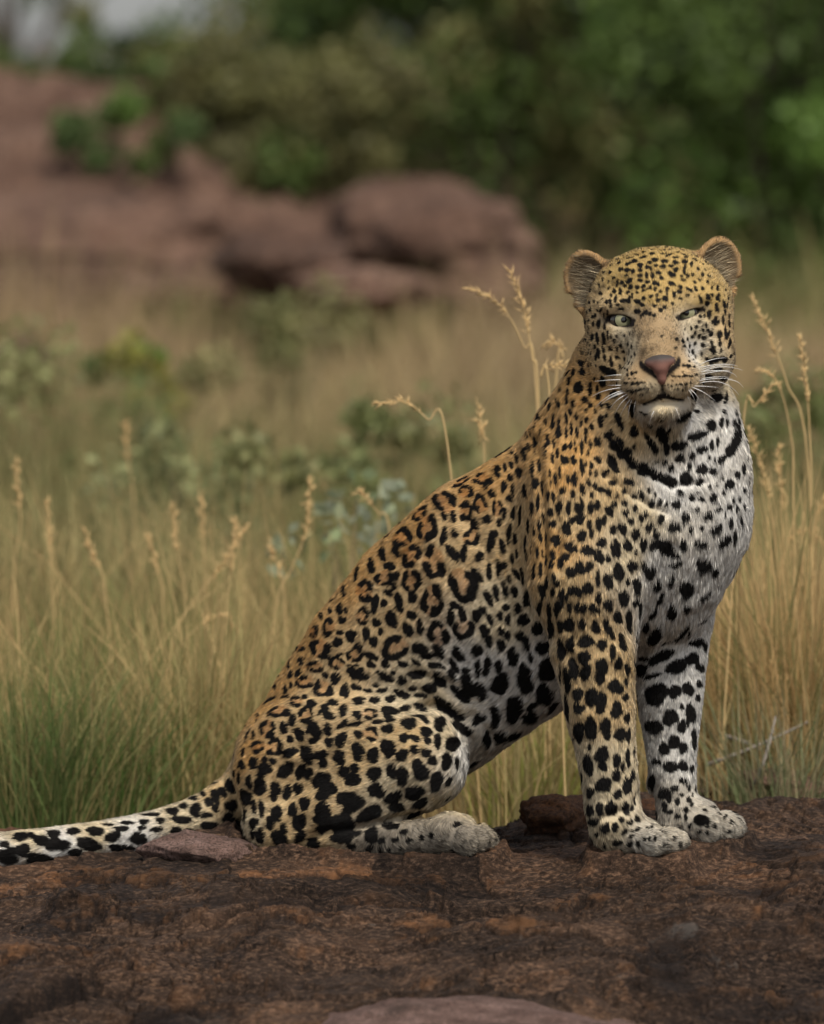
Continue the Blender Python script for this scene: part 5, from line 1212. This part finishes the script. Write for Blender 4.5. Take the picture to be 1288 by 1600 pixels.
nt.links.new(mx.outputs[0], nt.nodes['Material Output'].inputs['Surface'])
STRAW, GREEN, OLIVE, TAN, PINK = map(np.array, ((0.50, 0.37, 0.17), (0.145, 0.18, 0.055), (0.20, 0.21, 0.078), (0.39, 0.30, 0.15), (0.36, 0.255, 0.15)))
def grass_object(name, label, ncl, per, yr, L0, colfun, W0=0.0022, sx=1.5, dens=None, spread=0.06):
    Y = yr[0] + (yr[1] - yr[0]) * rng.random(ncl) ** 1.15
    half = 0.62 * (DIST + Y) / DIST + sx
    X = rng.uniform(-1, 1, ncl) * half
    if dens is not None:
        k = rng.random(ncl) < dens(X, Y); X, Y = X[k], Y[k]
    n = len(X) * per
    ci = np.repeat(np.arange(len(X)), per)
    bx = X[ci] + rng.normal(0, spread, n); by = Y[ci] + rng.normal(0, spread, n)
    base = np.stack([bx, by, ground_z(bx, by) - 0.01], 1)
    a = rng.uniform(0, 2 * math.pi, n); td = np.stack([np.cos(a), np.sin(a)], 1)
    hgt = (rng.uniform(0.75, 1.25, len(X)))[ci] * rng.uniform(0.45, 1.1, n) * L0(X, Y)[ci]
    bend = np.where(rng.random(n) < 0.2, rng.uniform(0.5, 1.1, n), np.abs(rng.normal(0.26, 0.24, n)))
    col = colfun(X, Y)[ci] * rng.uniform(0.7, 1.25, n)[:, None]
    mixr = rng.random(n) < 0.25
    col[mixr] = col[mixr] * 0.5 + STRAW * 0.5
    vs, q, t, c = blade_mesh(base, td, hgt, W0 * rng.uniform(0.6, 1.3, n), bend, col)
    me = bpy.data.meshes.new(name)
    me.vertices.add(len(vs)); me.vertices.foreach_set('co', vs.astype(np.float32).ravel())
    nl = q.size + t.size
    me.loops.add(nl); me.loops.foreach_set('vertex_index', np.concatenate([q.ravel(), t.ravel()]).astype(np.int32))
    me.polygons.add(len(q) + len(t))
    me.polygons.foreach_set('loop_start', np.concatenate([np.arange(len(q)) * 4, q.size + np.arange(len(t)) * 3]).astype(np.int32))
    me.polygons.foreach_set('loop_total', np.concatenate([np.full(len(q), 4), np.full(len(t), 3)]).astype(np.int32))
    me.update(calc_edges=True)
    set_color_attr(me, 'blade', np.clip(c, 0.01, 0.8))
    me.materials.append(m_grass)
    o = bpy.data.objects.new(name, me); COL.objects.link(o)
    tag(o, label, 'grass', None, 'stuff'); return o
def px_of(X, Y): return 644 + X * PXM * DIST / (DIST + Y)
def c_mid(X, Y):
    t = np.clip(0.68 + 1.1 * fbm(X * 1.4, Y * 0.4, 110, 3), 0, 1)[:, None]
    far = np.clip((Y - 6) / 4, 0, 1)[:, None]
    near = OLIVE * 0.9 * t + np.array([0.34, 0.28, 0.13]) * (1 - t)
    return near * (1 - far) + (PINK * t + TAN * (1 - t)) * far
def c_near(X, Y):
    p = px_of(X, Y)
    g_ = np.clip(np.exp(-((p - 90) / 150) ** 2) * 0.9 + 0.45 * np.exp(-((p - 330) / 160) ** 2) + 0.3 * np.exp(-((p - 850) / 120) ** 2) + 0.25 * noise2(X * 3, Y * 3, 120), 0, 1)[:, None]
    return GREEN * g_ + np.array([0.44, 0.33, 0.15]) * (1 - g_)
grass_object('grass', 'blurred field of olive and tan grass behind the leopard', 2600, 22, (2.8, 12.8), lambda X, Y: 0.38 + 0.22 * noise2(X * 1.3, Y * 0.5, 130), c_mid, 0.0035, 1.3, spread=0.09)
grass_object('near_grass', 'green and straw coloured grass growing close behind the rock', 520, 34, (1.0, 2.9), lambda X, Y: 0.36 + 0.08 * noise2(X * 2, Y, 131), c_near, 0.0020, 0.9, spread=0.05)

def c_far(X, Y):
    t = np.clip(0.5 + 0.6 * fbm(X * 0.8, Y * 0.4, 140, 3), 0, 1)[:, None]
    return np.array([0.24, 0.22, 0.09]) * t + np.array([0.15, 0.17, 0.06]) * (1 - t)
grass_object('undergrowth', 'olive undergrowth between the boulders and the bushes', 1500, 22, (12.8, 30), lambda X, Y: 0.26 + 0.12 * noise2(X, Y * 0.6, 132), c_far, 0.006, 1.6, spread=0.14)

def c_straw(X, Y): return np.array([0.56, 0.39, 0.18]) * np.clip(1 + 0.3 * noise2(X * 4, Y * 4, 150), 0.6, 1.3)[:, None]
def d_straw(X, Y):
    p = px_of(X, Y); return np.clip(0.25 + 0.9 * np.exp(-((p - 1260) / 130) ** 2) + 0.5 * np.exp(-((p - 300) / 220) ** 2) + 0.25 * np.exp(-((p - 0) / 150) ** 2), 0, 1)
grass_object('straw_grass', 'tall thin straw stems scattered through the grass', 420, 9, (1.1, 3.6), lambda X, Y: 0.52 + 0.12 * noise2(X * 2, Y, 133), c_straw, 0.0016, 0.9, dens=d_straw, spread=0.07)
# ---- single stalks with seed heads
m_stem = plain_mat('straw_stem', (0.50, 0.35, 0.16), 0.6, 0.3)
m_seed = plain_mat('straw_seed', (0.60, 0.41, 0.19), 0.7, 0.2)
def stalk(label, pts, Y, head=0.35, fat=0.008, seed=0, stem_r=0.0015):
    """pts: stem from low to high as the photograph shows it; the stem runs on down to the ground"""
    r_ = np.random.default_rng(seed)
    w = [P(px, py, Y) for px, py in pts]
    d = unit(w[0] - w[1]); 
    gz = float(ground_z(w[0][0], Y))
    low = w[0].copy(); low[2] = gz - 0.02; low[0] += d[0] * 0.10
    ctrl = [low] + w
    path = []
    for i in range(len(ctrl) - 1):
        p0, p1, p2, p3 = ctrl[max(i - 1, 0)], ctrl[i], ctrl[i + 1], ctrl[min(i + 2, len(ctrl) - 1)]
        for t in np.linspace(0, 1, 8, endpoint=False):
            path.append(0.5 * ((2 * p1) + (-p0 + p2) * t + (2 * p0 - 5 * p1 + 4 * p2 - p3) * t ** 2 + (-p0 + 3 * p1 - 3 * p2 + p3) * t ** 3))
    path.append(ctrl[-1])
    root = bpy.data.objects.new('grass_stalk', None); COL.objects.link(root); root.location = low
    tag(root, label, 'grass stalk', 'dry seed stalks behind the rock')
    path = [p - low for p in path]
    vs, fs = tube(path, stem_r * 1.3, stem_r * 0.5); mesh_obj('stem', vs, fs, m_stem, root)
    L = np.cumsum([0] + [np.linalg.norm(b - a) for a, b in zip(path[:-1], path[1:])])
    vs, fs = [], []
    n = int(max(22, head * 170))
    for k in range(n):
        s_ = L[-1] - head * 0.36 * (k + r_.random()) / n
        i = int(np.clip(np.searchsorted(L, s_) - 1, 0, len(path) - 2))
        p = path[i] + (path[i + 1] - path[i]) * ((s_ - L[i]) / max(L[i + 1] - L[i], 1e-6))
        ax = unit(unit(path[i + 1] - path[i]) + r_.normal(0, 0.5, 3)); ln = r_.uniform(0.010, 0.022); rd = fat * r_.uniform(0.10, 0.20)
        s1 = unit(np.cross(ax, (0.3, 0.1, 0.9))); s2 = np.cross(ax, s1); o = len(vs)
        vs.append(p)
        for b in range(4): vs.append(p + ax * ln * 0.4 + (s1 * math.cos(b * 1.571) + s2 * math.sin(b * 1.571)) * rd)
        vs.append(p + ax * ln)
        for b in range(4):
            c_ = (b + 1) % 4
            fs.append((o, o + 1 + b, o + 1 + c_)); fs.append((o + 5, o + 1 + c_, o + 1 + b))
    mesh_obj('seed_head', vs, fs, m_seed, root)
    return root
STALKS = [
 ('tall straw seed stalk standing just left of the leopard head', [(842, 640), (832, 560), (818, 480), (797, 424)], 0.75, .30),
 ('straw seed head leaning left beside the tallest stalk by the head', [(838, 610), (818, 540), (785, 480), (735, 450)], 0.78, .22),
 ('drooping tan seed head arching over the middle of the back', [(700, 700), (668, 655), (630, 628), (585, 632)], 0.7, .22),
 ('short upright seed head rising above the shoulder line', [(757, 720), (752, 680), (748, 634)], 0.9, .20),
 ('curled straw stalk touching the nape of the neck', [(860, 640), (845, 590), (855, 572), (885, 572)], 0.6, .10),
 ('small hooked seed head below the left ear', [(868, 610), (880, 560), (868, 535), (852, 540)], 0.95, .10),
 ('thin bare stem crossing the grass above the back', [(612, 850), (590, 800), (562, 768)], 1.2, .10),
 ('seed stalk at the far left edge, knee high', [(22, 900), (32, 820), (24, 720)], 1.7, .25),
 ('pale narrow seed stalk second from the left edge', [(86, 980), (80, 880), (74, 785)], 1.6, .25),
 ('faint tan stalk high in the blurred grass at left', [(210, 800), (200, 720), (196, 660)], 2.6, .20),
 ('golden seed stalk bent to the right over the left grass', [(270, 1010), (310, 930), (350, 880), (385, 822)], 1.3, .30),
 ('upright golden stalk crossing the bent golden one', [(352, 980), (360, 900), (368, 815)], 1.35, .25),
 ('wispy stalk left of the bent golden one', [(290, 940), (278, 870), (270, 790)], 1.5, .22),
 ('pale stalk with soft head between the golden stalks', [(322, 960), (318, 860), (316, 775)], 1.8, .22),
 ('leaning brown stalk with branched head near the hind back', [(430, 960), (455, 890), (478, 830), (484, 750)], 1.25, .30),
 ('short stalk leaning left beside the branched brown one', [(445, 950), (438, 900), (424, 852)], 1.3, .18),
 ('stalk leaning left in the lower left grass', [(165, 930), (150, 880), (132, 830)], 1.4, .20),
 ('slanting stalk below the pale second stalk', [(255, 960), (250, 900), (232, 838)], 1.45, .18),
 ('straw coloured drooping stalk low in the left grass', [(250, 1080), (290, 1000), (345, 960), (370, 985)], 1.15, .22),
 ('long tan stalk slanting up to the right ear side', [(1262, 720), (1230, 600), (1205, 530), (1178, 468)], 0.9, .28),
 ('thick golden seed head upright at the right edge', [(1268, 800), (1266, 690), (1260, 600), (1248, 528)], 0.8, .30),
 ('stalk with hooked pale head right of the neck', [(1240, 780), (1236, 680), (1216, 600), (1186, 576)], 0.85, .16),
 ('reddish thin stem leaning towards the cheek', [(1160, 680), (1180, 635), (1205, 605)], 0.7, .10),
 ('bushy straw head beside the chest at right', [(1215, 900), (1205, 800), (1190, 730), (1170, 670)], 1.0, .34),
 ('straw stalk with loose head right of the chest', [(1250, 960), (1235, 850), (1222, 760), (1215, 700)], 1.1, .30),
 ('straw stalk leaning right at the right edge, low', [(1225, 1000), (1255, 900), (1280, 800), (1300, 760)], 1.2, .30),
 ('bent straw stem in front of the right grass clump', [(1190, 1010), (1215, 900), (1245, 830), (1290, 850)], 1.05, .22),
 ('bleached flat stem lying across the right grass clump', [(1300, 1125), (1250, 1085), (1205, 1042)], 0.8, .12)]
for i, (lb, pts, Y, hd_) in enumerate(STALKS):
    stalk(lb, pts, Y * 1.35, hd_, seed=300 + i)

# ---- tufts that stand out
def tuft(name, label, px, Y, n, L, spread, cols, seed, group='grass tufts by the rock', W=0.0018):
    r_ = np.random.default_rng(seed)
    c = P(px, 1250, Y); X0 = c[0]
    bx = X0 + r_.normal(0, spread, n); by = Y + r_.normal(0, spread * 0.8, n)
    base = np.stack([bx, by, ground_z(bx, by) - 0.01], 1)
    off = np.stack([bx - X0, by - Y], 1); td = off + r_.normal(0, spread, (n, 2)); td /= np.linalg.norm(td, axis=1, keepdims=True) + 1e-9
    bend = np.abs(r_.normal(0.35, 0.25, n))
    pick = r_.integers(0, len(cols), n)
    col = np.array(cols)[pick] * r_.uniform(0.7, 1.25, n)[:, None]
    vs, q, t, cc_ = blade_mesh(base, td, L * r_.uniform(0.5, 1.1, n), W * r_.uniform(0.6, 1.3, n), bend, col, 4)
    o = mesh_obj(name, vs, [tuple(int(i) for i in x) for x in q] + [tuple(int(i) for i in x) for x in t], m_grass)
    set_color_attr(o.data, 'blade', np.clip(col, 0.01, 0.8).repeat(9, 0))
    tag(o, label, 'grass tuft', group); return o
tuft('grass_tuft', 'dense dark green grass tuft above the tail at the left edge', 60, 0.95, 700, 0.34, 0.075, [(0.085, 0.13, 0.035), (0.13, 0.165, 0.055), (0.28, 0.24, 0.10)], 1)
tuft('grass_tuft', 'fresh green grass tuft right of the darkest one', 190, 1.05, 420, 0.30, 0.06, [(0.10, 0.18, 0.04), (0.20, 0.21, 0.08), (0.3, 0.24, 0.11)], 2)
tuft('grass_tuft', 'tall straw grass clump at the right edge', 1240, 1.15, 900, 0.62, 0.07, [(0.58, 0.40, 0.19), (0.52, 0.37, 0.17), (0.28, 0.27, 0.11)], 3)
tuft('grass_tuft', 'grey-green spiky tuft at the foot of the straw clump', 1240, 0.85, 480, 0.30, 0.07, [(0.20, 0.21, 0.11), (0.15, 0.18, 0.08), (0.34, 0.28, 0.16)], 4)
tuft('grass_tuft', 'straw grass clump right behind the chest', 1165, 1.5, 700, 0.55, 0.07, [(0.58, 0.41, 0.20), (0.48, 0.35, 0.16)], 5)
tuft('grass_tuft', 'yellow-green tuft seen between belly and foreleg', 830, 1.0, 260, 0.24, 0.05, [(0.24, 0.26, 0.06), (0.30, 0.25, 0.11)], 6)
tuft('grass_tuft', 'straw clump left of the hindquarters', 330, 1.25, 420, 0.42, 0.06, [(0.52, 0.37, 0.17), (0.30, 0.27, 0.11)], 7)
# dead twigs on the ground at right
m_twig = plain_mat('grey_twig', (0.22, 0.19, 0.16), 0.85, 0.2)
for i, (lb, a, b, c, Y) in enumerate((('grey dead twig slanting behind the far forepaw', (1105, 1195), (1180, 1170), (1262, 1128), 0.95), ('thin dead twig crossing the grey one', (1180, 1225), (1200, 1180), (1212, 1120), 0.85), ('bent dead twig lying by the reddish stone', (1130, 1150), (1190, 1160), (1240, 1215), 1.05))):
    vs, fs = tube(bez(P(*a, Y), P(*b, Y - 0.02), P(*c, Y + 0.05), 10), 0.004, 0.0018, 6)
    tag(mesh_obj('twig', vs, fs, m_twig), lb, 'twig', 'dead twigs behind the rock')

# ---- bushes and trees: forked stems and loose leaf clumps
def leaf_mat(name, col, var=0.35):
    m, nt, b_ = new_mat(name)
    at = attr(nt, 'leaf'); nt.links.new(at.outputs['Color'], b_.inputs['Base Color'])
    b_.inputs['Roughness'].default_value = 0.55; b_.inputs['Specular IOR Level'].default_value = 0.3
    tr = nt.nodes.new('ShaderNodeBsdfTranslucent'); nt.links.new(at.outputs['Color'], tr.inputs['Color'])
    mx = nt.nodes.new('ShaderNodeMixShader'); mx.inputs[0].default_value = 0.3
    nt.links.new(b_.outputs[0], mx.inputs[1]); nt.links.new(tr.outputs[0], mx.inputs[2])
    nt.links.new(mx.outputs[0], nt.nodes['Material Output'].inputs['Surface'])
    return m
m_leaf = leaf_mat('bush_leaf', None)
m_bark = plain_mat('bush_bark', (0.09, 0.07, 0.055), 0.9, 0.1)
def bush(name, label, cat, px, Y, w, h, n, cols, seed, leaf=0.03, nclump=40, base_z=None, group='bushes behind the rocks', low=0.12, gaps=0.0, parts=('stem', 'foliage'), trunk=0.02):
    r_ = np.random.default_rng(seed)
    x0 = (px - 644) / PXM * (DIST + Y) / DIST
    z0 = float(ground_z(x0, Y)) if base_z is None else base_z
    root = bpy.data.objects.new(name, None); COL.objects.link(root); root.location = (x0, Y, z0 - 0.03)
    tag(root, label, cat, group)
    cl = []
    while len(cl) < nclump:
        q = r_.uniform(-1, 1, 3)
        if np.linalg.norm(q) > 1 or np.linalg.norm(q) < 0.25: continue
        cl.append((q[0] * w / 2, q[1] * w / 2.2, h * (low + (1 - low) * (0.5 + 0.5 * q[2]))))
    cl = np.array(cl); cr = r_.uniform(0.10, 0.24, nclump) * min(w, h)
    sv, sf = [], []
    nst = max(3, int(nclump / 6))
    for k in range(nst):
        tgt = cl[r_.integers(nclump)]
        mid = np.array([tgt[0] * 0.35, tgt[1] * 0.35, tgt[2] * 0.5])
        vs, fs = tube(bez(np.array([r_.normal(0, 0.03), r_.normal(0, 0.03), 0.0]), mid, np.array(tgt), 7), trunk, trunk * 0.25, 6)
        o = len(sv); sv += vs; sf += [tuple(i + o for i in f_) for f_ in fs]
    mesh_obj(parts[0], sv, sf, m_bark, root)
    ci = r_.integers(0, nclump, n)
    d = r_.normal(size=(n, 3)); d /= np.linalg.norm(d, axis=1, keepdims=True)
    c = cl[ci] + d * (cr[ci] * r_.random(n) ** 0.45)[:, None]
    c[:, 2] = np.maximum(c[:, 2], 0.03)
    ax = r_.normal(size=(n, 3)); ax /= np.linalg.norm(ax, axis=1, keepdims=True)
    s1 = np.cross(ax, r_.normal(size=(n, 3))); s1 /= np.linalg.norm(s1, axis=1, keepdims=True)
    L = leaf * r_.uniform(0.6, 1.4, n)[:, None]; W = L * 0.32
    up = np.cross(ax, s1)
    vs = np.stack([c - ax * L / 2, c + s1 * W + up * W * 0.3, c + ax * L / 2, c - s1 * W + up * W * 0.3], 1).reshape(-1, 3)
    fs = np.arange(n * 4).reshape(-1, 4)
    ct = np.array(cols); tone_ = ct[r_.integers(0, len(ct), nclump)][ci] * r_.uniform(0.7, 1.3, n)[:, None]
    o = mesh_obj(parts[1], vs, fs, m_leaf, root, smooth=False)
    set_color_attr(o.data, 'leaf', np.repeat(np.clip(tone_, 0.005, 0.6), 4, 0))
    return root
DG, MG, BG, OL, YG = (0.042, 0.066, 0.018), (0.085, 0.13, 0.030), (0.13, 0.22, 0.045), (0.17, 0.165, 0.06), (0.26, 0.25, 0.05)
bush('bush', 'bright green leafy bush at the right edge above the ear', 'bush', 1205, 16.8, 1.2, 2.0, 12000, [MG, BG, BG, MG, DG], 401, 0.05, 60, low=0.06)
bush('bush', 'dark green bush just left of the bright one', 'bush', 985, 18.5, 1.3, 1.9, 11000, [DG, MG, MG, OL], 402, 0.045, 56, low=0.04)
bush('bush', 'dense dark bush in the middle over the reddish boulder', 'bush', 745, 18.2, 1.3, 1.8, 11000, [DG, MG, MG, OL], 403, 0.045, 56, low=0.04)
bush('bush', 'pale olive feathery bush left of the middle', 'bush', 450, 17.6, 0.9, 0.78, 6500, [OL, (0.16, 0.15, 0.06), MG], 404, 0.04, 34, low=0.03, base_z=0.58)
bush('bush', 'olive bush with thin stems behind the pale feathery one', 'bush', 575, 19.5, 1.1, 1.5, 8000, [OL, MG, OL, MG], 405, 0.045, 40, low=0.06)
bush('bush', 'low dark green bush behind the highest boulder', 'bush', 40, 27, 1.7, 0.72, 7000, [DG, MG, OL], 406, 0.045, 34, low=0.05)
bush('bush', 'low olive bush below the patch of pale sky', 'bush', 255, 25.5, 1.3, 0.62, 7000, [DG, OL, MG], 407, 0.045, 30, low=0.05)
bush('bush', 'small bright green plant growing on the rocks at upper left', 'bush', 200, 16.6, 0.42, 0.34, 1800, [BG, MG, (0.10, 0.15, 0.05)], 408, 0.035, 16, base_z=0.76, trunk=0.008)
bush('bush', 'small green shrub with yellow top in front of the rocks', 'bush', 205, 8.6, 0.30, 0.30, 1800, [MG, BG, YG], 409, 0.028, 16, trunk=0.007, base_z=0.22)
bush('bush', 'pale grass-like shrub on the slope between the boulders', 'bush', 345, 17.5, 0.5, 0.62, 2600, [(0.20, 0.19, 0.09), OL], 410, 0.04, 20, trunk=0.008, base_z=0.66)
bush('tree', 'tree with hanging leaves in the top left corner', 'tree', 10, 31, 1.3, 1.5, 4000, [MG, DG, OL], 411, 0.05, 24, low=0.5, parts=('trunk', 'crown'), trunk=0.05, group='trees behind the bushes')
bush('tree', 'dark tree right of the patch of pale sky', 'tree', 500, 30, 1.3, 3.0, 9000, [DG, MG, OL], 412, 0.05, 44, low=0.1, parts=('trunk', 'crown'), trunk=0.06, group='trees behind the bushes')
bush('tree', 'broad dark tree behind the middle bushes', 'tree', 850, 23, 2.4, 3.0, 16000, [DG, DG, MG], 413, 0.055, 80, low=0.03, parts=('trunk', 'crown'), trunk=0.07, group='trees behind the bushes')
bush('tree', 'dark tree behind the bright bush at right', 'tree', 1270, 22, 2.2, 3.0, 15000, [DG, MG, DG], 414, 0.055, 76, low=0.03, parts=('trunk', 'crown'), trunk=0.07, group='trees behind the bushes')
bush('herb', 'grey-green broad-leaved herb blurred above the back', 'herb', 545, 2.6, 0.30, 0.30, 90, [(0.22, 0.25, 0.15), (0.17, 0.21, 0.10), (0.28, 0.31, 0.21)], 415, 0.03, 14, trunk=0.003, low=0.35, group='herbs in the grass', base_z=0.18)
bush('herb', 'green herb in the grass below the hindquarters at left', 'herb', 430, 1.7, 0.20, 0.30, 200, [(0.10, 0.19, 0.05), (0.2, 0.26, 0.16)], 416, 0.028, 10, trunk=0.003, group='herbs in the grass')

bush('shrub', 'pale olive shrub in the grass in front of the dark boulder', 'shrub', 470, 9.5, 0.55, 0.50, 1800, [(0.22, 0.22, 0.09), (0.27, 0.25, 0.11)], 420, 0.03, 14, trunk=0.005, group='low shrubs in the grass')
bush('shrub', 'soft green shrub in the grass at the left edge', 'shrub', 60, 7.0, 0.6, 0.50, 1800, [(0.16, 0.20, 0.07), (0.22, 0.22, 0.09), (0.26, 0.26, 0.11)], 421, 0.03, 14, trunk=0.005, group='low shrubs in the grass')
bush('shrub', 'dull green shrub in the grass above the middle of the back', 'shrub', 640, 6.0, 0.55, 0.46, 1800, [(0.22, 0.22, 0.09), (0.20, 0.22, 0.085)], 422, 0.03, 14, trunk=0.005, group='low shrubs in the grass')
bush('shrub', 'green shrub in the grass right of the leopard neck', 'shrub', 1230, 6.5, 0.45, 0.48, 1600, [(0.17, 0.20, 0.07), (0.22, 0.22, 0.09)], 423, 0.03, 14, trunk=0.005, group='low shrubs in the grass')
bush('shrub', 'olive shrub in the grass between the yellow-topped shrub and the back', 'shrub', 340, 5.2, 0.5, 0.44, 1600, [(0.22, 0.22, 0.09), (0.24, 0.25, 0.11)], 424, 0.03, 14, trunk=0.005, group='low shrubs in the grass')
